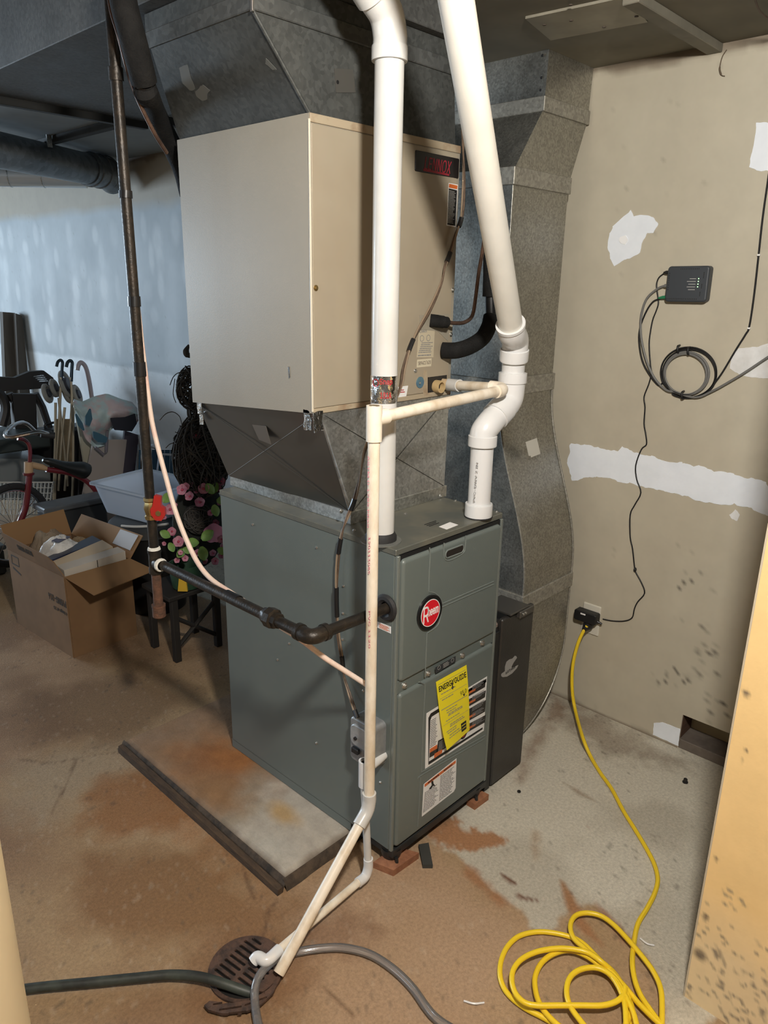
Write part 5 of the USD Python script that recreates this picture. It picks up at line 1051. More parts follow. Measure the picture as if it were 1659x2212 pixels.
obj('hanger_strap', bx(*(lambda q_: (q_[0] - .012, q_[0] + .012, q_[1] - .002, q_[1] + .002, q_[2], CEIL))(at(108, 318, 'x', .50))), GALV, RDU)
SD = thing('bright_duct', 'bright shiny round duct pipe below the dark round duct', 'duct', at(60, 380, 'x', .9))
sa, sb = at(185, 382, 'x', .98), at(-80, 377, 'x', .45)
obj('duct_pipe', tube([sa, sb], .062, 28), mat('bright_foil_duct', (.78, .82, .84), .25, .3), SD)
for t in (.35, .62):
    obj('duct_seam', lathe([(.0615, -.004), (.0645, -.002), (.0645, .002), (.0615, .004)], sa + (sb - sa) * t, sb - sa, 28), GALV, SD)

WH = thing('water_heater', 'tall cream round tank at the left edge of the picture', 'water heater', (-1.178, -.085, 0))
obj('tank', lathe([(1e-5, .04), (.215, .04), (.23, .055), (.23, 1.38), (.20, 1.43), (1e-5, 1.45)], (-1.178, -.085, 0), n=64), mat('tank_cream', (.62, .53, .36), .45, c2=(.58, .49, .33), scale=4), WH)
obj('tank_base', lathe([(1e-5, 0), (.20, 0), (.20, .045), (1e-5, .045)], (-1.178, -.085, 0), n=40), BLACK, WH)

# ------------------------------------------------------------------ open cardboard carton with its contents
KRAFT = mat('kraft_cardboard', (.21, .118, .054), .8, c2=(.18, .10, .045), scale=10)
KRAFT_IN = mat('kraft_flap_back', (.26, .145, .062), .85)
INK_B = mat('box_print', (.035, .028, .022), .7)
b00, b10, b01 = A(-.078, 1.741, 0), A(.213, 1.755, 0), A(-.112, 2.235, 0); b11 = b10 + b01 - b00
Hb = .360; up = A(0, 0, 1)
BXT = thing('cardboard_box', 'open brown cardboard carton full of packages on the floor', 'box', (b00 + b11) / 2)
def panel(a, b, c, d, t=.004):   # thin board through 4 corners, thickened along its normal
    n_ = np.cross(b - a, d - a); n_ /= np.linalg.norm(n_)
    return hexa([a, b, c, d], [p_ + n_ * t for p_ in (a, b, c, d)])
obj('panel', panel(b00, b10, b10 + up * Hb, b00 + up * Hb), KRAFT, BXT)
obj('panel', panel(b10, b11, b11 + up * Hb, b10 + up * Hb), KRAFT, BXT)
obj('panel', panel(b11, b01, b01 + up * Hb, b11 + up * Hb), KRAFT, BXT)
lp_ = obj('panel', panel(b01, b00, b00 + up * Hb, b01 + up * Hb), KRAFT, BXT)
obj('panel', panel(b00 + up * .002, b10 + up * .002, b11 + up * .002, b01 + up * .002), KRAFT, BXT)
ex_ = (b10 - b00) / np.linalg.norm(b10 - b00); ey_ = (b01 - b00) / np.linalg.norm(b01 - b00); T = up * Hb
obj('flap', panel(b00 + T, b00 + T + ex_ * .035 - ey_ * .155 - up * .045, b10 + T + ex_ * .035 - ey_ * .13 - up * .03, b10 + T), KRAFT_IN, BXT)
lf = [b01 + T, b00 + T, b00 + T - ex_ * .012 + up * .045 + ey_ * .07, b00 + T - ex_ * .012 + up * .065 + ey_ * .12, b01 + T - ex_ * .02 + up * .075]
LFP = Plane(b01 + T, -ey_, (lambda v: v / np.linalg.norm(v))(up - ex_ * .25))
obj('flap', prism([(0, 0), (np.linalg.norm(b01 - b00), 0), (np.linalg.norm(b01 - b00) - .05, .058), (np.linalg.norm(b01 - b00) - .10, .072), (0, .085)], LFP, -.004, 0), KRAFT, BXT)
obj('flap', panel(b01 + T, b11 + T, b11 + T + up * .11 + ey_ * .05, b01 + T + up * .10 + ey_ * .05), KRAFT_IN, BXT)
obj('flap', panel(b10 + T, b11 + T, b11 + T + ex_ * .06 + up * .085, b10 + T + ex_ * .07 + up * .09), KRAFT_IN, BXT)
obj('flap_label', panel(b10 + T + ex_ * .02 + up * .03 + ey_ * .02 - ex_ * .004, b10 + T + ex_ * .02 + up * .03 + ey_ * .16 - ex_ * .004, b10 + T + ex_ * .065 + up * .085 + ey_ * .16 - ex_ * .004, b10 + T + ex_ * .066 + up * .088 + ey_ * .02 - ex_ * .004, .0015), mat('grey_label', (.36, .34, .33), .6), BXT)
LPl = Plane(b01 + (b00 - b01) * 0, -ey_, up)     # left panel, seen from outside
LW = np.linalg.norm(b01 - b00)
def flip_text(t, u1, v1, w, h, pl, ww=.0046):    # the carton stands on its head: print runs upside down
    return text_uv(Plane(pl.P(u1, v1, ww), -pl.X, -pl.Y), t, 0, 0, w, h, .0006, True)
obj('box_print', [flip_text('PVBNG-014', LW - .006, .255, .145, .030, LPl)], INK_B, BXT)
obj('box_print', [flip_text('4 bags of 15', LW - .006, .208, .110, .020, LPl)], INK_B, BXT)
obj('box_print', [flip_text('BOXPVBNG', LW - .235, .060, .135, .026, LFP, .0006)], INK_B, BXT)
obj('box_emblem', [prism(Polygon(rrect(.03, .10, .300, .345, .003)).difference(Polygon(rrect(.035, .095, .305, .340, .002))), LPl, .004, .0048), prism([(.035, .278), (.105, .262), (.105, .27), (.035, .288)], LPl, .004, .0048)], INK_B, BXT)
# contents
def blanket(c, rx, ry, h, seed, amp=.35, n=18, rot=0.0):
    t, r_ = np.meshgrid(np.linspace(0, 2 * np.pi, 2 * n, endpoint=False), np.linspace(0, 1, n), indexing='ij')
    x, y = r_ * np.cos(t), r_ * np.sin(t); sq = 1 / np.maximum(np.maximum(np.abs(np.cos(t)), np.abs(np.sin(t))), .5) ** .7
    z = (1 - r_ ** 2.6) * h * (1 + amp * (fb(np.stack([x * 3, y * 3, 0 * x + seed], -1), 4, seed) - .5) * 2)
    x, y = x * sq * rx, y * sq * ry; X = np.stack([c[0] + x * math.cos(rot) - y * math.sin(rot), c[1] + x * math.sin(rot) + y * math.cos(rot), c[2] + z], -1)
    m_ = 2 * n; v = X.reshape(-1, 3); f = []
    for i in range(m_):
        for j in range(n - 1):
            a, b, c_, d = i * n + j, ((i + 1) % m_) * n + j, ((i + 1) % m_) * n + j + 1, i * n + j + 1; f += [[a, c_, b], [a, d, c_]]
    low = v.copy(); 
    return trimesh.Trimesh(v, [[x_[0], x_[2], x_[1]] for x_ in f], process=False)
inb = lambda s, t, z: b00 + (b10 - b00) * s + (b01 - b00) * t + up * z
fillp = inb(.5, .5, .25)
obj('carton_filling', hexa([inb(.02, .02, .01), inb(.98, .02, .01), inb(.98, .98, .01), inb(.02, .98, .01)], [inb(.02, .02, .27), inb(.98, .02, .27), inb(.98, .98, .25), inb(.02, .98, .25)]), mat('dark_filling', (.03, .03, .035), .8), BXT)
WC = thing('white_carton', 'slim white carton standing at the front of the open cardboard box', 'carton', inb(.5, .06, .28))
obj('carton', hexa([inb(.03, .03, .275), inb(.97, .03, .275), inb(.97, .16, .275), inb(.03, .16, .275)], [inb(.03, .03, .385), inb(.97, .03, .395), inb(.97, .15, .40), inb(.03, .15, .39)]), mat('carton_white', (.52, .47, .40), .6), WC)
obj('carton_lid_line', [tube([inb(.03, .026, .345), inb(.97, .026, .355)], .0012, 6), tube([inb(.52, .026, .35), inb(.52, .026, .39)], .0015, 6)], BLACK_INK, WC)
MG = thing('magazine_pad', 'cream pad with black and gold printed edge lying in the cardboard box', 'pad', inb(.5, .25, .36))
obj('pad', hexa([inb(.05, .17, .30), inb(.93, .17, .33), inb(.93, .36, .36), inb(.05, .32, .33)], [inb(.05, .19, .365), inb(.93, .19, .40), inb(.93, .36, .41), inb(.05, .33, .375)]), mat('pad_cream', (.58, .47, .33), .6), MG)
obj('gold_print', hexa([inb(.05, .165, .335), inb(.62, .165, .36), inb(.62, .17, .36), inb(.05, .17, .335)], [inb(.05, .18, .355), inb(.62, .18, .378), inb(.62, .19, .378), inb(.05, .19, .355)]), mat('gold_print', (.50, .36, .06), .4), MG)
BB = thing('blue_packet', 'dark navy packet under the cream pad in the cardboard box', 'packet', inb(.7, .4, .36))
obj('packet', hexa([inb(.10, .33, .30), inb(.96, .40, .30), inb(.96, .56, .30), inb(.10, .46, .30)], [inb(.10, .33, .385), inb(.96, .40, .40), inb(.96, .56, .405), inb(.10, .46, .375)]), mat('navy_plastic', (.012, .016, .045), .3), BB)
PB = thing('printed_bag', 'clear plastic bag with white printed label lying in the cardboard box', 'bag', inb(.35, .62, .36))
obj('bag', blanket(inb(.47, .58, .35), .085, .085, .080, 3, .35, rot=.35), mat('bag_film', (.80, .78, .73), .22, c2=(.62, .60, .56), scale=18, ramp=(.45, .55), coat=.6, bump=.5, bscale=40), PB)
obj('bag_print', [prism(Polygon(rrect(-.04, .04, -.018, .02, .004)), Plane(inb(.45, .53, .430), (ex_ * .9 + ey_ * .43) / 1.0, (ey_ * .9 - ex_ * .43 + up * .1) / 1.0), 0, .0015)], mat('bag_print_blue', (.09, .085, .13), .4), PB)
FL = thing('wadded_cloth', 'crumpled grey-tan cloth at the back of the cardboard box', 'cloth', inb(.5, .82, .33))
obj('cloth', blanket(inb(.52, .84, .32), .105, .06, .095, 5, .5, rot=.2), mat('tan_cloth', (.30, .24, .17), .9, c2=(.22, .17, .12), scale=20, bump=.4, bscale=90), FL)
BRs = thing('scrub_brush', 'tan bristle brush tucked at the right inside the cardboard box', 'brush', inb(.85, .68, .36))
obj('bristles', blanket(inb(.86, .68, .34), .03, .085, .05, 9, .3), mat('bristle_tan', (.36, .26, .15), .9, bump=1.0, bscale=200), BRs)

# ------------------------------------------------------------------ black bin with lid, clear tub on it
TB = thing('black_bin', 'black plastic bin with grey lid behind the cardboard box', 'bin', at(290, 1335, 'z', 0) + A(.14, .22, 0))
bc = at(350, 1330, 'z', 0) + A(.055, .14, 0)
obj('bin_body', lathe([(1e-5, 0), (.14, 0), (.172, .39), (.18, .395), (.18, .415), (1e-5, .415)], bc, n=36), mat('bin_black', (.012, .012, .013), .35), TB)
obj('bin_lid', lathe([(.187, .39), (.192, .395), (.190, .43), (.17, .445), (1e-5, .452)], bc, n=36), mat('lid_grey', (.045, .048, .05), .5), TB)
obj('lid_rope', tube(spline([bc + A(-.165, -.04, .448), bc + A(-.135, -.10, .452), bc + A(-.08, -.14, .452), bc + A(.0, -.165, .450)], 5), .006, 8), mat('white_rope', (.5, .5, .48), .6), TB)
CB_ = thing('clear_tub', 'empty translucent plastic tub sitting on the black bin', 'tub', bc + A(.05, .04, .455))
FROST = usdkit.material(stage, '/World/Looks/frosted_plastic', {'t': ('translucent_bsdf', {'color': (.70, .75, .82)}), 'p': ('principled_bsdf', {'base_color': (.60, .65, .72), 'roughness': .25}), 'x': ('transparent_bsdf', {'color': (.85, .9, .95)}), 'm': ('mix_closure', {'fac': .35}), 'm2': ('mix_closure', {'fac': .22})}, [('p.BSDF', 'm.closure1'), ('t.BSDF', 'm.closure2'), ('m.closure', 'm2.closure1'), ('x.BSDF', 'm2.closure2')], 'm2.closure')
tc = bc + A(.03, .06, .456)
def tub(c, hx, hy, h, t=.004, rot=.0):
    rings = [(.80, 0, 0), (.97, h, 0), (1.06, h + .002, 0), (1.06, h + .010, 0), (.96, h + .008, 1), (.79, .005, 1)]; v = []
    for s_, z_, ins in rings:
        q_ = rrect(-hx * s_ + ins * t, hx * s_ - ins * t, -hy * s_ + ins * t, hy * s_ - ins * t, .03)
        v.append(np.stack([c[0] + q_[:, 0] * math.cos(rot) - q_[:, 1] * math.sin(rot), c[1] + q_[:, 0] * math.sin(rot) + q_[:, 1] * math.cos(rot), np.full(len(q_), c[2] + z_)], 1))
    n_ = len(v[0]); V_ = np.vstack(v + [[c[0], c[1], c[2] + .005]]); f = []
    for i in range(len(v) - 1):
        for j in range(n_): a, b = i * n_ + j, i * n_ + (j + 1) % n_; f += [[a, b, b + n_], [a, b + n_, a + n_]]
    L_ = (len(v) - 1) * n_; f += [[L_ + j, L_ + (j + 1) % n_, len(V_) - 1] for j in range(n_)]
    f += [[(j + 1) % n_, j, 0] for j in range(1, n_ - 1)]
    return trimesh.Trimesh(V_, f, process=False)
obj('tub', tub(tc, .165, .20, .135, rot=.2), FROST, CB_)

# ------------------------------------------------------------------ child's bicycle, wire basket, totes
BY = 2.78
def by(a, b, y=BY): return at(a, b, 'y', y)
BR_ = mat('bike_red', (.14, .012, .018), .3, coat=.5)
TAN_P = mat('tan_grip', (.46, .30, .17), .6)
CHROME = mat('chrome', (.7, .7, .72), .12, 1.0)
SEATB = mat('saddle_black', (.012, .013, .012), .4)
BK = thing('bicycle', "child's red bicycle with black saddle behind the cardboard box", 'bicycle', by(55, 1240))
def torus(c, d, R, r, n=40, s=10):
    a, b, _ = frame(d); t = np.linspace(0, 2 * np.pi, n, endpoint=False)
    return tube(np.vstack([c + R * (np.cos(x) * a + np.sin(x) * b) for x in np.r_[t, t[0]]]), r, s, cap=False)
wc1 = by(28, 1135); wn = A(.25, -.97, 0); wn /= np.linalg.norm(wn)
obj('tyre', torus(wc1, wn, .205, .018), BLACK_RUBBER, BK)
obj('wheel_rim', torus(wc1, wn, .185, .006), CHROME, BK)
a_, b_, _ = frame(wn)
obj('spokes', [tube([wc1, wc1 + .185 * (math.cos(t) * a_ + math.sin(t) * b_)], .0016, 5) for t in np.linspace(0, 2 * np.pi, 20, endpoint=False)], CHROME, BK, kind='stuff')
wc2 = by(222, 1120, 2.95)
obj('tyre', torus(wc2, wn, .15, .016), BLACK_RUBBER, BK)
obj('fork', [tube(spline([by(64, 1020), by(60, 1060), by(54, 1100), by(40, 1135)], 5), .016, 12)], BR_, BK)
obj('head_tube', [tube([by(62, 998), by(62, 1022)], .022, 14), tube([by(66, 1004), by(90, 1009), by(112, 1016)], [.018, .017, .006], 12)], TAN_P, BK, label='tan taped head of the bicycle frame')
obj('head_collar', lathe([(.026, 0), (.028, .004), (.028, .012), (.022, .014)], by(62, 1026), (0, 0, 1), 16), BR_, BK)
obj('frame_tube', tube(spline([by(100, 1014), by(150, 1022), by(185, 1038), by(208, 1062), by(226, 1096, 2.9)], 6), .015, 12), BR_, BK)
obj('saddle', trimesh.convex.convex_hull(np.vstack([ball(by(97, 997), .020, sub=1).vertices, ball(by(150, 1008), .032, sub=1).vertices, ball(by(178, 1008, 2.84), .045, (1, 1, .8), 1).vertices, ball(by(172, 1015, 2.70), .045, (1, 1, .8), 1).vertices])) if False else tube(spline([by(92, 994), by(110, 998), by(135, 1006), by(160, 1012), by(180, 1016), by(190, 1020)], 5), np.interp(np.linspace(0, 1, 26), [0, .1, .4, .75, .95, 1], [.008, .020, .030, .055, .05, .02]), 16, flat=.85, flatdir=(0, 0, 1)), SEATB, BK)
obj('stem', tube(spline([by(64, 998), by(65, 975), by(62, 960), by(52, 950), by(38, 947)], 5), .010, 10), BR_, BK)
obj('handlebar', tube(spline([by(112, 936, 2.9), by(85, 938, 2.86), by(55, 914, 2.80), by(30, 918, 2.74), by(14, 932, 2.68), by(12, 942, 2.62), by(28, 944, 2.58), by(60, 937, 2.56), by(85, 933, 2.55), by(112, 940, 2.54)], 6), .010, 10), CHROME, BK)
obj('grip', tube([by(88, 938, 2.555), by(118, 941, 2.54)], .016, 12), BLACK_RUBBER, BK)
obj('grip', tube([by(78, 935, 2.84), by(110, 937, 2.9)], .016, 12), BLACK_RUBBER, BK)
WBk = thing('wire_basket', 'white wire basket standing behind the bicycle front wheel', 'basket', at(60, 1090, 'y', 3.05))
WW = mat('white_wire', (.50, .50, .46), .45)
def bk(u, v, d): return at(0 + u * 118, 1042 + v * 70, 'y', 3.0 + d * .26)
wires = []
for v in np.linspace(0, 1, 7): wires.append(tube([bk(0, v, 0), bk(.96 - .08 * v, v, 0), bk(1 - .08 * v, v, 1), bk(.05, v, 1), bk(0, v, 0)], .0022, 5))
for u in np.linspace(0, .96, 15): wires.append(tube([bk(u, 0, 0), bk(u * .92, 1, 0)], .0018, 5)); wires.append(tube([bk(.02 + u, 0, 1), bk((.02 + u) * .92, 1, 1)], .0018, 5))
obj('wires', wires, WW, WBk, kind='stuff'); obj('basket_rim', tube([bk(0, 0, 0), bk(.96, 0, 0), bk(1, 0, 1), bk(.05, 0, 1), bk(0, 0, 0)], .004, 8), WW, WBk)
ST = thing('storage_tote', 'translucent storage tote with dark green lid behind the bicycle', 'tote', at(40, 1050, 'y', 3.6))
tq = [at(a, b, 'y', 3.55) for a, b in ((-70, 1080), (112, 1080), (106, 992), (-70, 990))]
dv = A(.0, .40, 0)
obj('tote_body', hexa([tq[0], tq[1], tq[1] + dv, tq[0] + dv], [tq[3], tq[2], tq[2] + dv, tq[3] + dv]), mat('tote_grey', (.20, .215, .215), .35), ST)
obj('tote_lid', bx(tq[3][0] - .02, tq[2][0] + .02, 3.53, 3.97, tq[3][2], tq[3][2] + .085, .01), mat('tote_lid_green', (.028, .036, .034), .5), ST)
S2 = thing('dark_tote', 'dark grey box under the wire basket at the left edge', 'tote', at(0, 1240, 'z', 0) + A(-.05, .3, 0))
e_ = at(20, 1242, 'z', 0)
obj('tote_body', bx(e_[0] - .4, e_[0] + .0, e_[1] + .02, e_[1] + .4, 0, .14, .012), mat('tote_dark', (.035, .038, .036), .5), S2)
obj('tote_rim', bx(e_[0] - .41, e_[0] + .01, e_[1] + .01, e_[1] + .41, .14, .165, .006), mat('tote_rim', (.09, .095, .09), .5), S2)

# ------------------------------------------------------------------ things leaning against the far wall
BRD = mat('grey_board_wood', (.10, .088, .072), .8, c2=(.075, .065, .055), scale=9, stretch=(3, 3, .4))
for k, (pix, yy) in enumerate([([(6, 674), (32, 676), (42, 880), (14, 880)], 4.97), ([(34, 677), (48, 682), (68, 880), (44, 880)], 4.88)]):
    q_ = [at(a, b, 'y', yy) for a, b in pix]; tq_ = A(.0, .06, 0)
    q_[2] += (q_[2] - q_[1]) * .9; q_[3] += (q_[3] - q_[0]) * .9
    obj('leaning_board', hexa(q_, [p_ + tq_ for p_ in q_]), BRD, label=('left of two grey boards leaning at the far wall', 'right of two grey boards leaning at the far wall')[k], cat='board')
RC = thing('resin_chair', 'black slotted plastic chair back among the clutter on the left', 'chair', at(60, 1000, 'y', 3.9))
def rc(a, b, y=3.85): return at(a, b, 'y', y)
RCM = mat('resin_black', (.018, .015, .014), .5)
RPl = Plane((0, 3.85, 0), (1, 0, 0), (0, 0, 1))
bpoly_ = pxpoly(RPl, [(-40, 812), (30, 815), (62, 802), (92, 800), (112, 815), (128, 850), (118, 858), (98, 838), (70, 840), (30, 842), (-40, 850)])
for k in range(4):
    bpoly_ = bpoly_.difference(LineString([RPl.uv(71 + k * 4, 813.5 + k * 3.4), RPl.uv(91 + k * 3, 810.5 + k * 4)]).buffer(.004))
obj('chair_back', prism(bpoly_, RPl, -.02, .02), RCM, RC)
obj('chair_seat', prism(pxpoly(RPl, [(22, 850), (72, 850), (76, 950), (30, 952)]), RPl, -.02, .04), RCM, RC)
obj('leg', tube([rc(20, 850), rc(52, 905), rc(86, 1000), rc(96, 1060)], .022, 8), RCM, RC)
obj('leg', tube([rc(76, 850), rc(92, 880), rc(112, 940), rc(118, 1060)], .024, 8), RCM, RC)
obj('arm', tube(spline([rc(-30, 835), rc(0, 850), rc(12, 880), rc(4, 920)], 5), .03, 8), RCM, RC)
SR = thing('stroller', 'folded tan umbrella stroller with two hooked handles standing upright', 'stroller', at(135, 1110, 'y', 3.55))
sy = lambda a, b, y=3.50: at(a, b, 'y', y)
STF = mat('stroller_frame', (.42, .36, .26), .45, .3)
def hook(a, b): return spline([sy(a - 9, b + 14), sy(a - 6, b + 4), sy(a, b), sy(a + 4, b + 5), sy(a + 3, b + 20), sy(a + 2, b + 45)], 5)
obj('handle', tube(hook(131, 778), .009, 10), mat('hook_dark', (.03, .045, .055), .3, .4), SR)
obj('handle', tube(hook(152, 779), .010, 10), MATS['hook_dark'], SR)
for pts in ([(132, 815), (128, 900), (121, 1000), (118, 1085)], [(153, 815), (155, 880), (146, 980), (140, 1060)], [(127, 860), (134, 930), (142, 1000), (146, 1050)], [(120, 870), (119, 960), (116, 1080)], [(158, 880), (158, 1000), (156, 1090)], [(140, 880), (132, 960), (126, 1060)]):
    obj('frame_tube', tube(spline([sy(*q_) for q_ in pts], 4), .0085, 8), STF, SR)
obj('fabric', hexa([sy(121, 905), sy(154, 905), sy(154, 905, 3.58), sy(121, 905, 3.58)], [sy(123, 1000), sy(160, 1000), sy(160, 1000, 3.56), sy(123, 1000, 3.56)]), mat('tan_canvas', (.26, .20, .12), .9, c2=(.17, .13, .08), scale=14), SR)
for a, b, r_ in [(102, 850, .048), (118, 838, .045), (142, 830, .075), (146, 850, .05), (166, 852, .05)]:
    obj('wheel', [torus(sy(a, b, 3.55), (.72, -.6, .25), r_, .014, 24, 8)], mat('wheel_grey', (.26, .25, .22), .6), SR)
    obj('wheel_hub', disc(sy(a, b, 3.545), (.72, -.6, .25), r_ * .55, .02, 16), mat('hub_dark', (.05, .055, .07), .5), SR)
PC = obj('walking_cane', tube(spline([at(a, b, 'y', 3.62) for a, b in ((167, 800), (169, 790), (174, 783), (182, 788), (188, 802), (194, 830), (200, 870), (206, 900))], 5), .014, 12), mat('cane_mauve', (.33, .29, .31), .35, coat=.3), label='pale mauve hooked walking cane behind the striped bag', cat='cane')
# pale boards, the draped bag
WB1 = mat('pale_board', (.36, .31, .28), .7)
YB2 = 3.25
def yb(a, b, d=0): return at(a, b, 'y', YB2 + d)
def plank(name, pix, d, t, m, label, cat): 
    q_ = [yb(a, b, d) for a, b in pix]; return obj(name, hexa(q_, [p_ + A(0, t, 0) for p_ in q_]), m, label=label, cat=cat)
plank('pale_panel', [(203, 950), (274, 950), (252, 1140), (166, 1140)], 0, .02, WB1, 'pale pinkish board leaning below the draped bag', 'board')
plank('cream_board', [(160, 868), (176, 880), (206, 968), (188, 1036)], .10, .02, mat('cream_board_paint', (.40, .37, .28), .7), 'narrow cream board leaning left of the draped bag', 'board')
plank('dark_board', [(176, 900), (196, 900), (240, 1100), (170, 1090)], .16, .02, mat('black_board', (.014, .012, .012), .5), 'black board behind the narrow cream board', 'board')
plank('purple_board', [(270, 930), (300, 940), (290, 1030), (256, 1060)], .04, .02, mat('dusky_purple', (.06, .05, .07), .6), 'dusky purple board right of the pale pinkish board', 'board')
plank('black_case', [(292, 900), (345, 885), (345, 1090), (252, 1090)], .12, .04, MATS['black_board'], 'tall black case leaning behind the gas pipe', 'case')
DG = thing('draped_bag', 'pale aqua printed bag draped over the leaning boards', 'bag', yb(230, 900))
gu_, gv_ = 26, 22; Vd = []
top_ = [(160, 862), (178, 868), (205, 856), (232, 850), (262, 862), (285, 868), (302, 888)]
bot_ = [(166, 905), (186, 950), (206, 968), (228, 962), (240, 925), (280, 932), (303, 905)]
for i in range(gu_):
    s_ = i / (gu_ - 1) * 6; k = min(int(s_), 5); f_ = s_ - k
    a_ = np.array(top_[k]) * (1 - f_) + np.array(top_[k + 1]) * f_; b_ = np.array(bot_[k]) * (1 - f_) + np.array(bot_[k + 1]) * f_
    for j in range(gv_):
        t = j / (gv_ - 1); q_ = a_ * (1 - t) + b_ * t
        Vd.append(yb(q_[0], q_[1], -.04 - .09 * math.sin(math.pi * min(t * 1.2, 1)) ** .8 + .05 * (fb(A(i * .35, j * .3, 1)[None], 3, 4)[0] - .5)))
Vd = np.array(Vd); i, j = np.meshgrid(np.arange(gu_ - 1), np.arange(gv_ - 1), indexing='ij')
q_ = np.stack([i * gv_ + j, i * gv_ + j + 1, (i + 1) * gv_ + j + 1, (i + 1) * gv_ + j], -1).reshape(-1, 4)
Fd = np.vstack([q_[:, [0, 1, 2]], q_[:, [0, 2, 3]]]); nn = len(Vd)
AQ = mat('aqua_print', (.42, .52, .52), .55, c2=(.52, .42, .42), scale=7, ramp=(.46, .54))
obj('bag_cloth', trimesh.Trimesh(np.vstack([Vd, Vd + A(0, .006, 0)]), np.vstack([Fd, Fd[:, ::-1] + nn]), process=False), AQ, DG, smooth=60)
for pix in ([(186, 900), (194, 885), (197, 905), (192, 918), (186, 916)], [(202, 934), (214, 938), (230, 946), (228, 954), (212, 953), (203, 944)], [(164, 896), (176, 915), (180, 928), (170, 918)]):
    cen = np.mean([yb(a, b, -.15) for a, b in pix], 0); DP_ = Plane((0, YB2 - .148, 0), (1, 0, 0), (0, 0, 1))
    obj('teal_print', prism(Polygon([DP_.uv(*q2) for q2 in pix]).buffer(.006), DP_, 0, .003), mat('teal_print_paint', (.04, .11, .16), .6), DG)
obj('bag_opening', prism(Polygon([Plane((0, YB2 - .10, 0), (1, 0, 0), (0, 0, 1)).uv(*q2) for q2 in [(232, 902), (262, 900), (282, 893), (286, 912), (276, 928), (240, 925)]]).buffer(.004), Plane((0, YB2 - .145, 0), (1, 0, 0), (0, 0, 1)), 0, .004), mat('bag_inside', (.012, .012, .02), .7), DG)
obj('bag_strap', tube([yb(206, 966, -.06), yb(224, 982, -.06), yb(230, 976, -.06), yb(232, 930, -.08)], .008, 8), mat('strap_mauve', (.17, .15, .17), .7), DG)
LC = thing('lawn_chair', 'blue folding lawn chair with silver tubes behind the clear tub', 'chair', at(345, 1010, 'y', 2.7))
ly = lambda a, b, y=2.75: at(a, b, 'y', y)
obj('chair_tube', tube(spline([ly(306, 1040), ly(306, 985), ly(312, 968), ly(330, 962)], 5), .009, 10), CHROME, LC)
obj('chair_tube', tube(spline([ly(338, 1030), ly(342, 985), ly(336, 968), ly(326, 964)], 5), .009, 10), CHROME, LC)
obj('chair_tube', tube(spline([ly(350, 980), ly(385, 982)], 5) if False else [ly(350, 981), ly(388, 983)], .008, 10), CHROME, LC)
for k, a in enumerate((300, 314, 328, 344, 356, 368)):
    obj('webbing', hexa([ly(a, 972), ly(a + 11, 972), ly(a + 11, 972, 2.765), ly(a, 972, 2.765)], [ly(a - 2, 1044), ly(a + 10, 1044), ly(a + 10, 1044, 2.765), ly(a - 2, 1044, 2.765)]), mat('webbing_blue', (.022, .075, .13), .6), LC)

# ------------------------------------------------------------------ vine figure and artificial flowers behind the furnace
VINE = mat('dark_vine', (.028, .024, .02), .8, c2=(.06, .052, .044), scale=30)
VF = thing('vine_figure', 'dark twisted-vine bird figure rising behind the furnace', 'garden ornament', at(430, 1080, 'y', 1.45))
vr = random.Random(11)
def vy_(a, b, y=1.45): return at(a, b, 'y', y)
def vine_ball(name, c, ax, n, r_=.0024, loops=1.2):
    out = []
    for k in range(n):
        R1 = trimesh.transformations.random_rotation_matrix(A(vr.random(), vr.random(), vr.random()))[:3, :3]
        t = np.linspace(0, loops * 2 * np.pi, 22) + vr.uniform(0, 6); s_ = vr.uniform(.72, 1.0)
        p_ = np.stack([np.cos(t), np.sin(t), .25 * np.sin(2 * t + vr.uniform(0, 6))], 1) * s_ @ R1.T
        out.append(tube(c + p_ * ax, r_ * vr.uniform(.7, 1.5), 5, cap=False))
    return obj(name, out, VINE, VF, kind='stuff')
px_m = np.linalg.norm(vy_(440, 1000) - vy_(430, 1000)) / 10
vine_ball('body_vines', vy_(438, 985), A(62 * px_m, .09, 82 * px_m), 85)
obj('body_shade', ball(vy_(440, 985, 1.48), 1, (40 * px_m, .05, 60 * px_m)), mat('vine_shadow', (.012, .011, .010), .9), VF)  # near-black ball added as the shade inside the vine body
vine_ball('neck_vines', vy_(424, 890), A(16 * px_m, .035, 30 * px_m), 26, .0022)
vine_ball('head_vines', vy_(414, 838), A(30 * px_m, .05, 40 * px_m), 40, .0022)
obj('beak', tube(spline([vy_(408, 745), vy_(402, 758), vy_(404, 766), vy_(414, 768)], 4), [.004, .006, .008, .010, .012, .012, .012, .012, .012, .010, .010, .010, .008], 8), VINE, VF)
for pts in ([(367, 832), (374, 815), (384, 806), (398, 804)], [(345, 908), (358, 894), (374, 890), (388, 900), (393, 918)], [(378, 933), (390, 938), (400, 936)], [(358, 968), (366, 960), (374, 957)], [(378, 818), (374, 850), (380, 870)]):
    obj('loose_vine', tube(spline([vy_(*q_) for q_ in pts], 4), .0016, 5), VINE, VF)
AF = thing('flower_arrangement', 'artificial pink flowers and leaves around a vine nest beside the furnace', 'artificial flowers', at(430, 1300, 'y', 1.40))
fy_ = lambda a, b, y=1.40: at(a, b, 'y', y)
PINK = mat('petal_pink', (.36, .10, .17), .6, c2=(.50, .24, .29), scale=70); PINK2 = mat('petal_dusky', (.22, .06, .11), .6, c2=(.38, .17, .22), scale=70)
LEAF = mat('leaf_green', (.10, .20, .04), .5, c2=(.16, .28, .06), scale=30)
CENT = mat('flower_centre', (.40, .05, .09), .7)
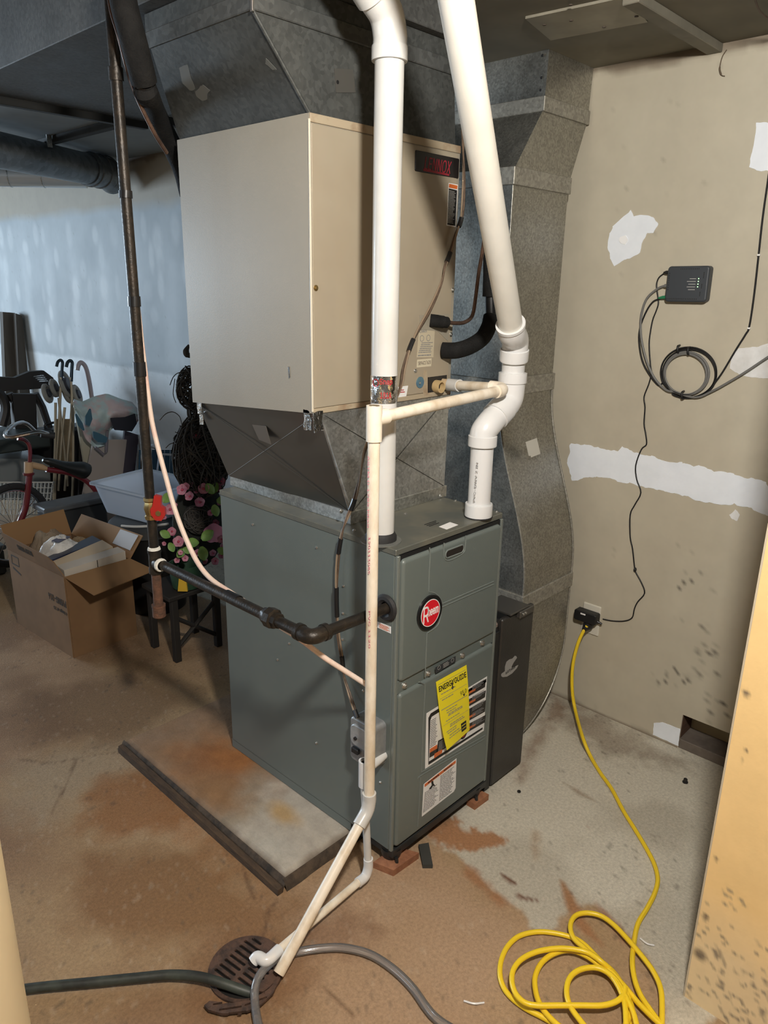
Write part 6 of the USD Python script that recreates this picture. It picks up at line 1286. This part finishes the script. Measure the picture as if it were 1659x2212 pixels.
def blossom(c, d, s_):
    a, b, n_ = frame(d); out = []; 
    for k in range(5):
        t0_ = k * 2 * math.pi / 5; u_ = math.cos(t0_) * a + math.sin(t0_) * b; w_ = np.cross(n_, u_); v = [c]; m_ = 7
        for t in np.linspace(-1, 1, m_): v.append(c + u_ * s_ * (.98 - .32 * t * t) + w_ * s_ * .55 * t + n_ * s_ * (.30 - .1 * t * t))
        v.append(c + u_ * s_ * .5 + n_ * s_ * .02); q_ = len(v) - 1
        f = [[q_, i_, i_ + 1] for i_ in range(1, m_)] + [[q_, 0, 1], [q_, m_, 0]]
        v2 = [x_ - n_ * s_ * .05 for x_ in v]; f += [[x_[2] + len(v), x_[1] + len(v), x_[0] + len(v)] for x_ in f]
        out.append(trimesh.Trimesh(v + v2, f, process=False))
    return trimesh.util.concatenate(out)
def leaf(c, d, axis, L, w):
    n_ = np.array(d, float) / np.linalg.norm(d); ax = np.array(axis, float) - n_ * (np.array(axis) @ n_); ax /= np.linalg.norm(ax); sd_ = np.cross(n_, ax); v = []
    for t in np.linspace(0, 1, 9):
        hw = w * math.sin(math.pi * min(t * .93 + .04, 1)) ** .7
        v += [c + ax * L * t - sd_ * hw + n_ * w * .25, c + ax * L * t - n_ * w * .05, c + ax * L * t + sd_ * hw + n_ * w * .25]
    f = []
    for i_ in range(8):
        for k in (0, 1): s_ = i_ * 3 + k; f += [[s_, s_ + 1, s_ + 4], [s_, s_ + 4, s_ + 3]]
    n0 = len(v); v2 = [x_ - n_ * .0012 for x_ in v]
    return trimesh.Trimesh(v + v2, f + [[x_[2] + n0, x_[1] + n0, x_[0] + n0] for x_ in f], process=False)
view = A(-.70, -.66, .28)
fr2 = random.Random(21)
for a, b, s_ in [(394, 1058, .030), (410, 1072, .026), (402, 1050, .020), (440, 1056, .030), (432, 1085, .028), (368, 1100, .030), (376, 1092, .018), (412, 1045, .016), (372, 1148, .024), (386, 1170, .030), (355, 1118, .012), (425, 940, .022), (478, 1040, .026), (470, 1055, .022), (482, 1066, .020), (476, 1085, .020), (470, 1030, .018), (455, 1108, .018), (466, 1130, .022), (478, 1165, .022), (482, 1180, .018), (460, 1195, .020), (426, 1195, .022), (400, 1206, .018), (382, 1210, .016), (390, 1194, .014), (465, 1212, .022), (442, 1212, .020), (478, 1200, .018), (355, 1174, .012), (424, 1062, .014), (445, 1035, .012)]:
    d = view + A(fr2.uniform(-.35, .35), fr2.uniform(-.35, .35), fr2.uniform(-.2, .4)); c = fy_(a, b, 1.40 + fr2.uniform(-.03, .03))
    bl_ = obj('blossom', blossom(c, d, s_ * .78), PINK if a < 450 else PINK2, AF, smooth=50)
    obj('flower_centre', ball(c + view * s_ * .12, s_ * .18, sub=1), CENT, bl_)
obj('lily', blossom(fy_(462, 1150), view + A(.3, 0, -.3), .045), mat('lily_pink', (.58, .25, .38), .5), AF, smooth=50)
for a, b, da, db, L in [(456, 1066, .5, .8, .05), (468, 1082, 1, .1, .05), (462, 1090, .3, -1, .05), (430, 1172, -1, .0, .055), (436, 1166, .9, .7, .06), (436, 1180, .2, -1, .06), (368, 1160, -.7, .4, .045), (366, 1172, .3, -.6, .04), (352, 1085, .5, .5, .05), (400, 1186, -.6, -.6, .045), (470, 1185, .8, -.4, .045), (395, 1185, .9, -.3, .04), (446, 1045, .6, -.8, .05)]:
    obj('leaf', leaf(fy_(a, b, 1.38), view, RIGHT * da + UP * db, L, L * .36), LEAF, AF, smooth=50)
nest = fy_(428, 1120, 1.46); out = []
for k in range(46):
    R1 = trimesh.transformations.random_rotation_matrix(A(vr.random(), vr.random(), vr.random()))[:3, :3]; t = np.linspace(0, 7.5, 22) + vr.uniform(0, 6)
    out.append(tube(nest + (np.stack([np.cos(t), np.sin(t), .2 * np.sin(2 * t)], 1) * vr.uniform(.75, 1) @ R1.T) * A(.062, .05, .068), .0022, 5, cap=False))
obj('vine_nest', out, VINE, AF, kind='stuff')
obj('nest_shade', ball(nest, 1, (.05, .04, .055)), MATS['vine_shadow'], AF)  # another near-black ball, added as the shade inside the nest
obj('dark_backing', ball(fy_(430, 1130, 1.52), 1, (.125, .045, .20), 3), mat('dark_backing_mass', (.010, .012, .009), .9, bump=1.0, bscale=40), AF)  # near-black ellipsoid filling the space behind the blossoms
pcn = fy_(402, 1240, 1.45)
obj('pot', lathe([(1e-5, -.05), (.058, -.05), (.070, .05), (.066, .05), (.055, -.045)], pcn, n=28), mat('pot_green', (.02, .055, .03), .5), AF)
obj('pot_stripe', lathe([(.0590, -.045), (.0690, .047), (.0700, .047), (.0600, -.045)], pcn, n=40) if False else prism(Polygon([(-.018, -.048), (.022, -.048), (.016, .046), (-.004, .046)]), Plane(pcn + A(-.047, -.043, 0), (.66, -.72, 0) if False else (.675, -.738, 0), (0, 0, 1)), -.004, .006), mat('pot_yellow', (.58, .36, .03), .5), AF)
PS = thing('plant_stand', 'dark wooden stand with crossed legs under the flower pot', 'stand', at(385, 1362, 'z', 0))
DKW = mat('stand_wood', (.014, .011, .009), .7)
tz = pcn[2] - .055
obj('stand_top', bx(pcn[0] - .12, pcn[0] + .13, pcn[1] - .06, pcn[1] + .16, tz - .02, tz, .004), DKW, PS)
for x_, y_ in ((-.09, -.04), (.11, -.04), (-.09, .14), (.11, .14)):
    obj('leg', bx(pcn[0] + x_ - .014, pcn[0] + x_ + .014, pcn[1] + y_ - .014, pcn[1] + y_ + .014, 0, tz - .018, .003), DKW, PS)
obj('brace', tube([(pcn[0] - .09, pcn[1] - .04, .06), (pcn[0] + .11, pcn[1] - .04, .22)], .009, 8), DKW, PS)
obj('brace', tube([(pcn[0] - .09, pcn[1] - .04, .20), (pcn[0] + .11, pcn[1] - .04, .05)], .009, 8), DKW, PS)

# more dark clutter behind the bicycle
GT = thing('grey_tote', 'low dark grey storage tote behind the open cardboard box', 'tote', at(170, 1095, 'y', 2.60))
g0_, g1_ = at(98, 1100, 'y', 2.62), at(232, 1100, 'y', 2.62); gt_ = at(160, 1086, 'y', 2.62)[2]
obj('tote_body', bx(g0_[0], g1_[0], 2.62, 2.74, .0, gt_ - .03, .01), mat('tote_dark_grey', (.03, .032, .034), .5), GT)
obj('tote_rim', bx(g0_[0] - .012, g1_[0] + .012, 2.605, 2.752, gt_ - .03, gt_, .006), mat('tote_rim_grey', (.10, .105, .11), .45), GT)
SC = thing('suitcase', 'black upright suitcase behind the folded stroller', 'suitcase', at(150, 1090, 'y', 3.72))
k0, k1 = at(72, 1000, 'y', 3.72), at(206, 1000, 'y', 3.72); kt = at(150, 925, 'y', 3.72)[2]
obj('case', bx(k0[0], k1[0], 3.72, 3.90, .03, kt, .02), MATS['black_board'], SC)
obj('case_handle', tube(spline([A((k0[0] + k1[0]) / 2 - .07, 3.80, kt - .002), A((k0[0] + k1[0]) / 2 - .06, 3.80, kt + .03), A((k0[0] + k1[0]) / 2 + .06, 3.80, kt + .03), A((k0[0] + k1[0]) / 2 + .07, 3.80, kt - .002)], 5), .008, 8), BLACK, SC)
for s_ in (.05, -.05): obj('caster', disc(A((k0 if s_ > 0 else k1)[0] + s_, 3.81, .03) + A(-.012, 0, 0), (1, 0, 0), .03, .024, 16), BLACK_RUBBER, SC)
